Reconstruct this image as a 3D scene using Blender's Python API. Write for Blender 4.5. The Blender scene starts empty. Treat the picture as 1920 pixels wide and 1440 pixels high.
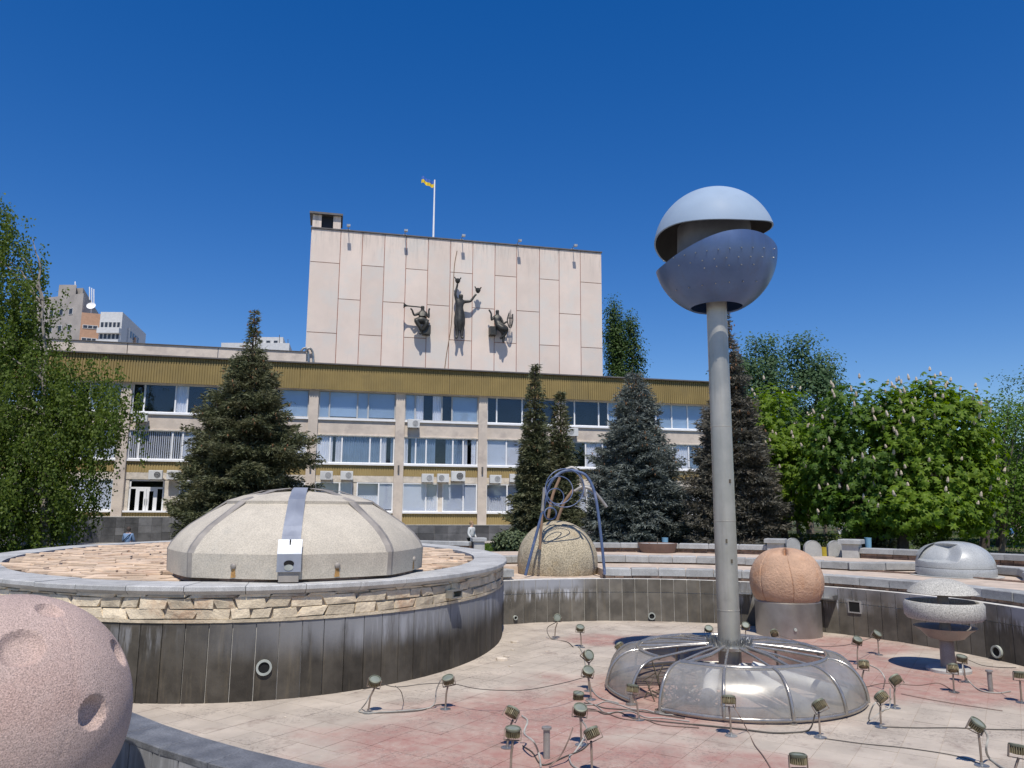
import bpy, bmesh, math, random
import numpy as np
from mathutils import Vector, Matrix, Quaternion
random.seed(7); rng = np.random.default_rng(7)
S = bpy.context.scene
COL = S.collection
R = math.radians

# ------------------------------------------------------------------ camera
FPX, CZ, ZP = 1430.0, 2.35, -0.75          # focal length (px of a 1920 px frame), eye height, pool floor height
PITCH, ROLL = R(9.25), R(0.35)
FW = np.array([0, math.cos(PITCH), math.sin(PITCH)])
_u0 = np.array([0, -math.sin(PITCH), math.cos(PITCH)]); _r0 = np.array([1.0, 0, 0])
UP = _u0 * math.cos(ROLL) - _r0 * math.sin(ROLL)
RT = _r0 * math.cos(ROLL) + _u0 * math.sin(ROLL)
EYE = np.array([0, 0, CZ])
cam = bpy.data.cameras.new('camera'); camo = bpy.data.objects.new('camera', cam); COL.objects.link(camo)
cam.sensor_width = 36; cam.lens = 36 * FPX / 1920; cam.clip_start = 0.1; cam.clip_end = 9000
camo.matrix_world = Matrix(((RT[0], UP[0], -FW[0], 0), (RT[1], UP[1], -FW[1], 0), (RT[2], UP[2], -FW[2], CZ), (0, 0, 0, 1)))
S.camera = camo

# ------------------------------------------------------------------ sky, sun, exposure
SUN_EL = R(61); SUN_H = (0.07, -1.0)
W = bpy.data.worlds.new('World'); S.world = W; W.use_nodes = True
wn = W.node_tree.nodes; wl = W.node_tree.links
sky = wn.new('ShaderNodeTexSky'); sky.sky_type = 'NISHITA'; sky.sun_disc = False
sky.sun_elevation = SUN_EL; sky.sun_rotation = math.pi - 0.07
sky.altitude = 0; sky.air_density = 0.9; sky.dust_density = 0.1; sky.ozone_density = 2.2
bg = wn['Background']; bg.inputs['Strength'].default_value = 0.105
hs = wn.new('ShaderNodeHueSaturation'); hs.inputs['Hue'].default_value = 0.515; hs.inputs['Saturation'].default_value = 1.54; hs.inputs['Value'].default_value = 1.47
gm = wn.new('ShaderNodeGamma'); gm.inputs[1].default_value = 0.85; wl.new(sky.outputs[0], gm.inputs[0]); wl.new(gm.outputs[0], hs.inputs['Color']); wl.new(hs.outputs[0], bg.inputs['Color'])
sun = bpy.data.lights.new('sun', 'SUN'); sun.energy = 4.6; sun.angle = R(0.53); sun.color = (1, 0.95, 0.87)
suno = bpy.data.objects.new('sun', sun); COL.objects.link(suno)
_h = math.hypot(*SUN_H); _sd = Vector((SUN_H[0] / _h * math.cos(SUN_EL), SUN_H[1] / _h * math.cos(SUN_EL), math.sin(SUN_EL)))
suno.rotation_mode = 'QUATERNION'; suno.rotation_quaternion = _sd.to_track_quat('Z', 'Y'); suno.location = (0, -30, 60)
S.view_settings.view_transform = 'Standard'; S.view_settings.look = 'None'
S.view_settings.exposure = 0.0; S.view_settings.gamma = 1.0; S.view_settings.use_curve_mapping = False
S.render.engine = 'CYCLES'; S.cycles.max_bounces = 6; S.cycles.transparent_max_bounces = 12
S.cycles.sample_clamp_indirect = 4.0

# ------------------------------------------------------------------ measuring helpers: a photo pixel to a point at a known height / depth / facade
def ray(x, y): return FW + RT * ((x - 960) / FPX) + UP * ((720 - y) / FPX)
def onz(x, y, z):
    d = ray(x, y); return EYE + d * ((z - CZ) / d[2])
def ony(x, y, Y):
    d = ray(x, y); return EYE + d * (Y / d[1])
def proj(p):
    v = np.array(p) - EYE; w = v @ FW; return 960 + FPX * (v @ RT) / w, 720 - FPX * (v @ UP) / w
FA = R(13.2); FU = np.array([math.cos(FA), math.sin(FA), 0]); FN = np.array([math.sin(FA), -math.cos(FA), 0])
FP0 = ony(800, 880, 56.0); FP0[2] = 0
def fac(x, y, off=0.0):
    d = ray(x, y); O = FP0 - FN * off; t = ((O - EYE) @ FN) / (d @ FN); p = EYE + d * t
    return float((p - FP0) @ FU), float(p[2])
def fpt(u, z, out=0.0): return FP0 + FU * u + FN * out + np.array([0, 0, z])

# ------------------------------------------------------------------ material helper
MATS = {}
def nd(t, typ, **kw):
    n = t.nodes.new(typ)
    for k, v in kw.items(): setattr(n, k, v)
    return n
def mixc(t, fac_, a, b, mode='MIX'):
    n = t.nodes.new('ShaderNodeMix'); n.data_type = 'RGBA'; n.blend_type = mode
    for s, v in ((n.inputs[0], fac_), (n.inputs[6], a), (n.inputs[7], b)):
        if hasattr(v, 'is_linked'): t.links.new(v, s)
        else: s.default_value = v if not isinstance(v, tuple) else (*v, 1)[:4]
    return n.outputs[2]
def math_(t, op, a, b=None, c=None, clamp=False):
    n = t.nodes.new('ShaderNodeMath'); n.operation = op; n.use_clamp = clamp
    for s, v in zip(n.inputs, (a, b, c)):
        if v is None: continue
        if hasattr(v, 'is_linked'): t.links.new(v, s)
        else: s.default_value = v
    return n.outputs[0]
def maprange(t, v, a, b, c=0.0, d=1.0, smooth=True):
    n = t.nodes.new('ShaderNodeMapRange'); n.interpolation_type = 'SMOOTHSTEP' if smooth else 'LINEAR'
    t.links.new(v, n.inputs[0]); n.inputs[1].default_value = a; n.inputs[2].default_value = b; n.inputs[3].default_value = c; n.inputs[4].default_value = d
    return n.outputs[0]
def pos_scaled(t, sc=(1, 1, 1), obj=False):
    src = t.nodes.new('ShaderNodeTexCoord').outputs['Object'] if obj else t.nodes.new('ShaderNodeNewGeometry').outputs['Position']
    if sc == (1, 1, 1): return src
    m = t.nodes.new('ShaderNodeVectorMath'); m.operation = 'MULTIPLY'; t.links.new(src, m.inputs[0]); m.inputs[1].default_value = sc
    return m.outputs[0]
def noise(t, scale, detail=4, rough=0.55, vec=None, obj=False):
    n = t.nodes.new('ShaderNodeTexNoise'); n.inputs['Scale'].default_value = scale; n.inputs['Detail'].default_value = detail; n.inputs['Roughness'].default_value = rough
    t.links.new(vec if vec is not None else pos_scaled(t, obj=obj), n.inputs['Vector']); return n.outputs[0]
def newmat(name):
    m = bpy.data.materials.new(name); m.use_nodes = True; t = m.node_tree; b = t.nodes['Principled BSDF']; MATS[name] = m
    return m, t, b
def M(name, col, rough=0.75, metal=0.0, var=0.18, scale=3.0, bump=0.15, bscale=40.0, bdist=0.01, rand=0.0, col2=None, c2s=1.0, c2t=(0.5, 0.65), spec=0.5, isl=0.0, extra=None, speck=0.0, speckscale=90.0, obj=False):
    """procedural surface: base colour with broad and fine noise, optional second colour in patches, per-piece variation, bump"""
    m, t, b = newmat(name)
    n1 = noise(t, scale, 5, 0.6, obj=obj)
    lo = tuple(c * (1 - var) for c in col); hi = tuple(min(1, c * (1 + var)) for c in col)
    c = mixc(t, maprange(t, n1, 0.3, 0.7), lo, hi)
    if col2 is not None:
        c = mixc(t, maprange(t, noise(t, c2s, 6, 0.65, obj=obj), *c2t), c, col2)
    if speck:
        n3 = noise(t, speckscale, 2, 0.7, obj=obj)
        c = mixc(t, math_(t, 'MULTIPLY', maprange(t, n3, 0.48, 0.62), speck), c, tuple(v * 0.35 for v in col))
        c = mixc(t, math_(t, 'MULTIPLY', maprange(t, n3, 0.44, 0.34), speck * 0.7), c, tuple(min(1, v * 1.5) for v in col))
    if rand or isl:
        if rand: rv = t.nodes.new('ShaderNodeObjectInfo').outputs['Random']; amt = rand
        else: rv = t.nodes.new('ShaderNodeNewGeometry').outputs['Random Per Island']; amt = isl
        f = maprange(t, rv, 0, 1, 1 - amt, 1 + amt, smooth=False)
        h = t.nodes.new('ShaderNodeHueSaturation'); t.links.new(c, h.inputs['Color']); t.links.new(f, h.inputs['Value']); c = h.outputs[0]
    if extra: c = extra(t, c, b)
    t.links.new(c, b.inputs['Base Color'])
    rr = maprange(t, n1, 0.3, 0.7, max(0.02, rough - 0.08), min(1, rough + 0.08)); t.links.new(rr, b.inputs['Roughness'])
    b.inputs['Metallic'].default_value = metal; b.inputs['Specular IOR Level'].default_value = spec
    if bump:
        bn = t.nodes.new('ShaderNodeBump'); bn.inputs['Strength'].default_value = bump; bn.inputs['Distance'].default_value = bdist
        t.links.new(noise(t, bscale, 6, 0.65, obj=obj), bn.inputs['Height']); t.links.new(bn.outputs[0], b.inputs['Normal'])
    return m
def zstain(zc, zw, col, amt, sx=6.0, thr=(0.45, 0.6), xm=None):
    """pale streaks of lime left by water at a known height on a wall"""
    def f(t, c, b):
        p = t.nodes.new('ShaderNodeNewGeometry').outputs['Position']; sp = t.nodes.new('ShaderNodeSeparateXYZ'); t.links.new(p, sp.inputs[0])
        streak = noise(t, 1.0, 5, 0.7, pos_scaled(t, (sx, sx, 0.6)))
        broad = noise(t, 0.35, 2, 0.5)
        z = math_(t, 'ADD', sp.outputs[2], math_(t, 'MULTIPLY', math_(t, 'SUBTRACT', streak, 0.5), 0.35))
        band = math_(t, 'MULTIPLY', maprange(t, z, zc - zw, zc - zw * 0.3), maprange(t, z, zc + zw * 0.25, zc + zw * 0.05))
        k = math_(t, 'MULTIPLY', band, maprange(t, streak, *thr))
        k = math_(t, 'MULTIPLY', k, maprange(t, broad, 0.38, 0.6) if xm is None else maprange(t, math_(t, 'ADD', sp.outputs[0], math_(t, 'MULTIPLY', broad, 2.5)), *xm))
        return mixc(t, math_(t, 'MULTIPLY', k, amt), c, col)
    return f

# ------------------------------------------------------------------ mesh helper
class MB:
    def __init__(s): s.v = []; s.f = []
    def add(s, v, f):
        o = len(s.v); s.v += [tuple(float(c) for c in p) for p in v]; s.f += [tuple(i + o for i in q) for q in f]; return s
    def box(s, c, d, rz=0.0, ch=0.0):
        x, y, z = d[0] / 2, d[1] / 2, d[2] / 2; ca, sa = math.cos(rz), math.sin(rz)
        if ch <= 0:
            p = [(-x, -y, -z), (x, -y, -z), (x, y, -z), (-x, y, -z), (-x, -y, z), (x, -y, z), (x, y, z), (-x, y, z)]
            f = [(3, 2, 1, 0), (4, 5, 6, 7), (0, 1, 5, 4), (1, 2, 6, 5), (2, 3, 7, 6), (3, 0, 4, 7)]
        else:
            p = [(-x, -y, -z), (x, -y, -z), (x, y, -z), (-x, y, -z), (-x, -y, z - ch), (x, -y, z - ch), (x, y, z - ch), (-x, y, z - ch),
                 (-x + ch, -y + ch, z), (x - ch, -y + ch, z), (x - ch, y - ch, z), (-x + ch, y - ch, z)]
            f = [(3, 2, 1, 0), (8, 9, 10, 11)] + [(i, (i + 1) % 4, 4 + (i + 1) % 4, 4 + i) for i in range(4)] + [(4 + i, 4 + (i + 1) % 4, 8 + (i + 1) % 4, 8 + i) for i in range(4)]
        return s.add([(c[0] + a * ca - b * sa, c[1] + a * sa + b * ca, c[2] + e) for a, b, e in p], f)
    def obox(s, c, ax, ay, az):
        """box with explicit half-axis vectors"""
        c, ax, ay, az = map(np.array, (c, ax, ay, az)); p = []
        for k in (-1, 1):
            for (i, j) in ((-1, -1), (1, -1), (1, 1), (-1, 1)): p.append(c + ax * i + ay * j + az * k)
        return s.add(p, [(3, 2, 1, 0), (4, 5, 6, 7), (0, 1, 5, 4), (1, 2, 6, 5), (2, 3, 7, 6), (3, 0, 4, 7)])
    def prism(s, poly, z0, z1, inset=0.0, dz=0.0):
        n = len(poly); cx = sum(p[0] for p in poly) / n; cy = sum(p[1] for p in poly) / n
        a = [(p[0], p[1], z0) for p in poly]; b = [(p[0], p[1], z1 - dz) for p in poly]; v = a + b
        f = [tuple(range(n - 1, -1, -1))] + [(i, (i + 1) % n, n + (i + 1) % n, n + i) for i in range(n)]
        if inset or dz:
            t = []
            for p in poly:
                dx, dy = p[0] - cx, p[1] - cy; L = math.hypot(dx, dy) or 1; k = max(0.2, 1 - inset / L); t.append((cx + dx * k, cy + dy * k, z1))
            v += t; f += [(n + i, n + (i + 1) % n, 2 * n + (i + 1) % n, 2 * n + i) for i in range(n)] + [tuple(range(2 * n, 3 * n))]
        else: f.append(tuple(range(n, 2 * n)))
        return s.add(v, f)
    def tube(s, pts, rad, n=8, cap=True, closed=False):
        P = [np.array(p, float) for p in pts]; m = len(P); rad = rad if hasattr(rad, '__len__') else [rad] * m
        v = []; ref = None
        for i in range(m):
            if closed: d = P[(i + 1) % m] - P[i - 1]
            else: d = P[min(i + 1, m - 1)] - P[max(i - 1, 0)]
            d = d / (np.linalg.norm(d) + 1e-12)
            if ref is None:
                ref = np.array([0, 0, 1.0]) if abs(d[2]) < 0.9 else np.array([1.0, 0, 0])
            a = ref - d * (ref @ d); a /= (np.linalg.norm(a) + 1e-12); b = np.cross(d, a); ref = a
            for k in range(n):
                t = 2 * math.pi * k / n; v.append(P[i] + (a * math.cos(t) + b * math.sin(t)) * rad[i])
        f = []; mm = m if closed else m - 1
        for i in range(mm):
            for k in range(n):
                j = (i + 1) % m; f.append((i * n + k, i * n + (k + 1) % n, j * n + (k + 1) % n, j * n + k))
        if cap and not closed: f += [tuple(range(n - 1, -1, -1)), tuple((m - 1) * n + k for k in range(n))]
        return s.add(v, f)
    def lathe(s, prof, n=32, c=(0, 0, 0), a0=0.0, a1=2 * math.pi):
        full = abs(a1 - a0 - 2 * math.pi) < 1e-6; k = n if full else n + 1; v = []; idx = []
        for (r, z) in prof:
            if r < 1e-6: idx.append([len(v)]); v.append((c[0], c[1], c[2] + z))
            else:
                row = []
                for i in range(k):
                    t = a0 + (a1 - a0) * i / n; row.append(len(v)); v.append((c[0] + r * math.cos(t), c[1] + r * math.sin(t), c[2] + z))
                idx.append(row)
        f = []
        for A_, B_ in zip(idx[:-1], idx[1:]):
            for i in range(n):
                j = (i + 1) % k
                if len(A_) == 1 and len(B_) == 1: continue
                if len(A_) == 1: f.append((A_[0], B_[j], B_[i]))
                elif len(B_) == 1: f.append((A_[i], A_[j], B_[0]))
                else: f.append((A_[i], A_[j], B_[j], B_[i]))
        return s.add(v, f)
    def mesh(s, name, mat=None, smooth=None):
        me = bpy.data.meshes.new(name); me.from_pydata(s.v, [], s.f); me.update()
        if mat: me.materials.append(MATS[mat] if isinstance(mat, str) else mat)
        if smooth is not None:
            me.shade_smooth(); me.set_sharp_from_angle(angle=R(smooth))
        return me
    def build(s, name, mat=None, parent=None, smooth=None, **props):
        o = bpy.data.objects.new(name, s.mesh(name, mat, smooth)); COL.objects.link(o)
        if parent: o.parent = parent
        return tag(o, **props)
def tag(o, label=None, cat=None, group=None, kind=None):
    if label: o['label'] = label
    if cat: o['category'] = cat
    if group: o['group'] = group
    if kind: o['kind'] = kind
    return o
def empty(name, loc=(0, 0, 0), rz=0.0, **props):
    o = bpy.data.objects.new(name, None); COL.objects.link(o); o.location = tuple(float(c) for c in loc); o.rotation_euler = (0, 0, rz); o.empty_display_size = 0.2
    return tag(o, **props)
def inst(name, me, parent=None, loc=(0, 0, 0), rot=(0, 0, 0), sc=(1, 1, 1), **props):
    o = bpy.data.objects.new(name, me); COL.objects.link(o); o.location = tuple(float(c) for c in loc); o.rotation_euler = rot; o.scale = sc
    if parent: o.parent = parent
    return tag(o, **props)
def kids(o): return [c for c in bpy.data.objects if c.parent is o]
def copy_tree(o, parent=None):
    c = o.copy(); COL.objects.link(c); c.parent = parent
    for k in list(o.children): copy_tree(k, c)
    return c
def spline(pts, n=8):
    """Catmull-Rom through the points"""
    P = [np.array(p, float) for p in pts]; P = [2 * P[0] - P[1]] + P + [2 * P[-1] - P[-2]]; out = []
    for i in range(1, len(P) - 2):
        for k in range(n):
            t = k / n; a, b, c, d = P[i - 1:i + 3]
            out.append(0.5 * ((2 * b) + (-a + c) * t + (2 * a - 5 * b + 4 * c - d) * t * t + (-a + 3 * b - 3 * c + d) * t ** 3))
    out.append(P[-2]); return out
def quadmesh(name, V, mat):
    """N separate quads from an (N,4,3) array"""
    V = np.asarray(V, np.float32); n = len(V); me = bpy.data.meshes.new(name)
    me.vertices.add(n * 4); me.vertices.foreach_set('co', V.reshape(-1))
    me.loops.add(n * 4); me.loops.foreach_set('vertex_index', np.arange(n * 4, dtype=np.int32))
    me.polygons.add(n); me.polygons.foreach_set('loop_start', np.arange(0, n * 4, 4, dtype=np.int32))
    me.update(calc_edges=True); me.materials.append(MATS[mat] if isinstance(mat, str) else mat); return me
def skin(name, verts, edges, rads, mat, parent=None, root=0, sub=2, **props):
    """one continuous body grown round a skeleton"""
    me = bpy.data.meshes.new(name); me.from_pydata([tuple(v) for v in verts], edges, []); me.update()
    o = bpy.data.objects.new(name, me); COL.objects.link(o)
    m = o.modifiers.new('skin', 'SKIN'); m.use_smooth_shade = True
    for i, sv in enumerate(me.skin_vertices[0].data):
        r = rads[i]; sv.radius = (r, r) if not hasattr(r, '__len__') else r; sv.use_root = (i == root)
    s_ = o.modifiers.new('sub', 'SUBSURF'); s_.levels = sub; s_.render_levels = sub
    dg = bpy.context.evaluated_depsgraph_get(); me2 = bpy.data.meshes.new_from_object(o.evaluated_get(dg))
    o.modifiers.clear(); o.data = me2; me2.name = name; bpy.data.meshes.remove(me)
    me2.materials.clear(); me2.materials.append(MATS[mat]); me2.shade_smooth()
    if parent: o.parent = parent
    return tag(o, **props)

# ------------------------------------------------------------------ materials of the setting
M('paving', (0.36, 0.33, 0.29), 0.9, var=0.2, scale=0.8, bump=0.2, bscale=14)
M('lawn_soil', (0.07, 0.085, 0.03), 0.95, var=0.4, scale=2, bump=0.5, bscale=25, col2=(0.13, 0.09, 0.045), c2s=0.3, c2t=(0.5, 0.62))
M('sand', (0.52, 0.42, 0.33), 0.95, var=0.15, scale=2.5, bump=0.5, bscale=30, col2=(0.36, 0.29, 0.22), c2s=1.4, c2t=(0.56, 0.72))
M('coping', (0.455, 0.45, 0.43), 0.75, var=0.14, scale=3, bump=0.15, bscale=60, rand=0.13, speck=0.35, speckscale=70, col2=(0.31, 0.30, 0.285), c2s=2.2, c2t=(0.58, 0.75))
M('coping_grey', (0.36, 0.362, 0.35), 0.8, var=0.16, scale=3, bump=0.15, bscale=60, rand=0.16, speck=0.35, speckscale=70, col2=(0.25, 0.25, 0.24), c2s=2.2, c2t=(0.55, 0.72))
M('mortar', (0.52, 0.44, 0.34), 0.95, var=0.2, scale=4, bump=0.6, bscale=30)
M('dark_mortar', (0.30, 0.29, 0.27), 0.95, var=0.25, scale=3, bump=0.3, bscale=30)
M('joint', (0.58, 0.56, 0.52), 0.9, var=0.2, scale=5, bump=0.2)
M('brick_dark', (0.20, 0.135, 0.10), 0.9, var=0.35, scale=5, bump=0.7, bscale=16, bdist=0.03, isl=0.35)
def _tile_extra(zc, zw, amt, xm=None):
    st = zstain(zc, zw, (0.50, 0.51, 0.53), amt); st2 = zstain(zc + .3, .42, (0.40, 0.42, 0.46), amt * .8, 3.0, (.25, .5)) if xm is None else zstain(.62, .85, (0.31, 0.315, 0.325), .72, 4.0, (.15, .45), xm)
    def f(t, c, b):
        c = mixc(t, math_(t, 'MULTIPLY', maprange(t, noise(t, 1, 6, 0.7, pos_scaled(t, (9, 9, 0.9))), 0.5, 0.75), 0.5), c, (0.16, 0.13, 0.085))
        c = st2(t, c, b)
        return st(t, c, b)
    return f
M('tile_far', (0.115, 0.104, 0.085), 0.7, var=0.3, scale=2.2, bump=0.2, bscale=30, rand=0.28, extra=_tile_extra(0.10, 0.34, 0.85), spec=0.22)
M('tile_near', (0.066, 0.058, 0.046), 0.68, var=0.35, scale=2.0, bump=0.25, bscale=26, rand=0.25, extra=_tile_extra(0.36, 0.50, 0.42, (-4.6, -1.8)), spec=0.22)
M('tile_dark', (0.030, 0.034, 0.042), 0.38, var=0.35, scale=4, bump=0.2, bscale=40, rand=0.2)
M('yellow_stone', (0.62, 0.52, 0.37), 0.88, var=0.22, scale=2.5, bump=0.8, bscale=7, bdist=0.05, rand=0.22, col2=(0.48, 0.32, 0.20), c2s=1.3, c2t=(0.52, 0.7))
M('slab', (0.60, 0.455, 0.325), 0.92, var=0.16, scale=2.5, bump=0.4, bscale=18, bdist=0.02, rand=0.16, col2=(0.46, 0.31, 0.21), c2s=0.9, c2t=(0.5, 0.7))
M('slab_mass', (0.60, 0.455, 0.325), 0.92, var=0.16, scale=2.5, bump=0.4, bscale=18, bdist=0.02, isl=0.16, col2=(0.46, 0.31, 0.21), c2s=0.9, c2t=(0.5, 0.7))
M('slab_bed', (0.10, 0.07, 0.05), 0.95, var=0.3, scale=3, bump=0.4)  # shade in the gaps between slabs is deepened by this dark colour

# ================================================================== SETTING: ground, pool, terraces
PC = np.array([3.27, 14.98]); TWO = 2 * math.pi
def pol(r, th, z=0.0): return (PC[0] + r * math.cos(th), PC[1] + r * math.sin(th), z)
def sector(mb, r0, r1, z0, z1, t0, t1, n=60):
    """closed ring piece round the pool centre"""
    v = []; f = []
    for i in range(n + 1):
        t = t0 + (t1 - t0) * i / n
        q0 = r0(t) if callable(r0) else r0
        v += [pol(q0, t, z0), pol(r1, t, z0), pol(r1, t, z1), pol(q0, t, z1)]
    for i in range(n):
        a = i * 4; b = a + 4
        for k in range(4): f.append((a + k, a + (k + 1) % 4, b + (k + 1) % 4, b + k))
    f += [(0, 3, 2, 1), (n * 4, n * 4 + 1, n * 4 + 2, n * 4 + 3)]
    return mb.add(v, [tuple(reversed(q)) for q in f])
def ang_of(px, r, z):
    best = min((abs(proj(pol(r, R(d * .1), z))[0] - px), R(d * .1)) for d in range(-400, 1300)); return best[1]
RIM, T1R, T2R, WR = 13.1, 7.50, 10.2, 7.26
def r_in(deg):
    if deg <= 113 or deg >= 322: return RIM + 0.1
    if deg < 175: return 11.0
    if deg < 205: return 12.0
    return 10.6
mb = MB(); NT = 240; rads = [0, 0.6, 2, 5, 10, 18, 30, 55, 100, 220, 600, 2000, 6000]
for r_ in rads:
    for i in range(NT):
        d = 360 * i / NT; mb.v.append(pol(r_in(d) + r_, R(d), 0.0))
for j in range(len(rads) - 1):
    for i in range(NT):
        k = (i + 1) % NT; mb.f.append((j * NT + i, (j + 1) * NT + i, (j + 1) * NT + k, j * NT + k))
mb.build('ground', 'paving', kind='structure')

# pool floor with its tiles
def _floor_extra(t, c, b):
    blobs = [((850, 1400), 2.3, 1.7), ((1120, 1430), 2.4, 1.3), ((1240, 1310), 2.8, 2.2), ((1480, 1240), 3.2, 2.4), ((1760, 1280), 2.9, 1.9), ((1560, 1210), 2.6, 1.6), ((1150, 1200), 1.6, 1.0), ((1900, 1300), 2.2, 1.4), ((1000, 1340), 2.3, 1.5), ((1380, 1430), 1.3, .6)]
    g = t.nodes.new('ShaderNodeNewGeometry').outputs['Position']; acc = None
    for (px, rx, ry) in blobs:
        p = onz(*px, ZP); v = t.nodes.new('ShaderNodeVectorMath'); v.operation = 'SUBTRACT'; t.links.new(g, v.inputs[0]); v.inputs[1].default_value = (p[0], p[1], ZP)
        s_ = t.nodes.new('ShaderNodeVectorMath'); s_.operation = 'MULTIPLY'; t.links.new(v.outputs[0], s_.inputs[0]); s_.inputs[1].default_value = (1 / rx, 1 / ry, 1)
        l = t.nodes.new('ShaderNodeVectorMath'); l.operation = 'LENGTH'; t.links.new(s_.outputs[0], l.inputs[0])
        q = math_(t, 'SUBTRACT', 1.0, l.outputs['Value']); acc = q if acc is None else math_(t, 'MAXIMUM', acc, q)
    k = math_(t, 'ADD', acc, math_(t, 'MULTIPLY', math_(t, 'SUBTRACT', noise(t, 0.9, 6, 0.6), 0.5), 1.5))
    red = math_(t, 'MULTIPLY', maprange(t, k, -0.15, 0.55), maprange(t, noise(t, 3.5, 8, 0.78), 0.25, 0.72, 0.35, 1.0))
    c = mixc(t, math_(t, 'MULTIPLY', red, 0.92), c, (0.345, 0.16, 0.13))
    c = mixc(t, math_(t, 'MULTIPLY', maprange(t, noise(t, 1.7, 7, 0.72), 0.54, 0.72), 0.55), c, (0.22, 0.155, 0.125))
    c = mixc(t, math_(t, 'MULTIPLY', math_(t, 'MULTIPLY', maprange(t, noise(t, 22, 6, 0.8), 0.5, 0.62), maprange(t, noise(t, 1.1, 4, 0.6), 0.46, 0.60)), 0.6), c, (0.13, 0.10, 0.09))
    c = mixc(t, math_(t, 'MULTIPLY', math_(t, 'MULTIPLY', maprange(t, noise(t, 17, 6, 0.8), 0.55, 0.66), maprange(t, noise(t, 0.8, 4, 0.6), 0.5, 0.62)), 0.7), c, (0.52, 0.46, 0.41))
    return mixc(t, math_(t, 'MULTIPLY', maprange(t, noise(t, 14, 5, 0.8), 0.62, 0.72), 0.55), c, (0.15, 0.11, 0.09))
M('floor_tile', (0.455, 0.39, 0.315), 0.88, var=0.12, scale=1.2, bump=0.25, bscale=25, rand=0.06, extra=_floor_extra)
M('floor_mass', (0.455, 0.39, 0.315), 0.88, var=0.12, scale=1.2, bump=0.25, bscale=25, isl=0.06, extra=_floor_extra)
M('floor_joint', (0.405, 0.345, 0.28), 0.92, var=0.15, scale=1.2, bump=0.2, extra=_floor_extra)
mb = MB(); mb.add([pol(12.3, TWO * i / 96, ZP - 0.005) for i in range(96)], [tuple(range(96))])
pool_floor = mb.build('pool_floor', 'floor_joint', kind='structure')
TS = 0.45; ca, sa = math.cos(R(-33)), math.sin(R(-33)); cells = []
for i in range(-40, 40):
    for j in range(-40, 40):
        x, y = (i + .5) * TS, (j + .5) * TS; X, Y = 3 + x * ca - y * sa, 14 + x * sa + y * ca
        rr = math.hypot(X - PC[0], Y - PC[1])
        dx, dy = X + 7.18, Y - 21.99; ex, ey = dx * math.cos(.352) + dy * math.sin(.352), -dx * math.sin(.352) + dy * math.cos(.352)
        if (rr > WR - 0.12 and X > -1.2) or (ex / 6.3) ** 2 + (ey / 9.3) ** 2 < 1 or rr > 10.2 or Y < 5.5: continue
        q = proj((X, Y, ZP))
        if not (-80 < q[0] < 2000 and 1100 < q[1] < 1540): continue
        cells.append((X, Y, q))
cells.sort(key=lambda c: c[1])
mt = MB(); mt.box((0, 0, -0.01), (TS - 0.008, TS - 0.008, 0.02)); tile_me = mt.mesh('tile', 'floor_tile')
rest = MB()
for k, (X, Y, q) in enumerate(cells):
    h = random.uniform(-0.002, 0.002)
    if k < 300: inst('tile', tile_me, pool_floor, (X, Y, ZP + h), (random.gauss(0, .002), random.gauss(0, .002), R(-33)))
    else: rest.box((X, Y, ZP + h - 0.01), (TS - 0.008, TS - 0.008, 0.02), R(-33))
rest.build('far_tiles', 'floor_mass', pool_floor, kind='stuff')

# far pool wall: core, two rows of stone tiles
t0, t1 = R(-46), R(128)
pool_wall = empty('pool_wall', (*PC, ZP), label='dark tiled curved wall along the far side of the empty pool', cat='wall')
def under(o, p):   # keep world placement
    o.parent = p; o.matrix_parent_inverse = Matrix.Translation(-Vector(p.location)) if True else None; return o
mb = MB(); sector(mb, WR + 0.015, WR + 0.42, ZP - 0.05, 0.385, t0, t1, 90); under(mb.build('wall_core', 'joint'), pool_wall)
tw = 0.36; n = int((t1 - t0) * WR / tw)
lo = MB(); lo.box((0, 0, 0.385), (tw - 0.014, 0.03, 0.77)); lo_me = lo.mesh('tile', 'tile_far')
hi = MB(); hi.box((0, 0, 0.178), (tw - 0.014, 0.03, 0.355)); hi_me = hi.mesh('tile', 'tile_far')
for i in range(n):
    t = t0 + (i + .5) * (t1 - t0) / n
    for me, z in ((lo_me, ZP), (hi_me, 0.034)):
        p = pol(WR + random.uniform(-.004, .004), t, z)
        if 900 < proj(p)[0] < 2900: under(inst('tile', me, None, p, (0, 0, t + math.pi / 2)), pool_wall)
M('pvc', (0.36, 0.38, 0.34), 0.6, var=0.15, bump=0.1)
M('black_hole', (0.006, 0.006, 0.006), 0.9, bump=0)
M('steel_dull', (0.42, 0.42, 0.40), 0.42, metal=0.9, var=0.2, scale=3, bump=0.1, bscale=30)
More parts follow.
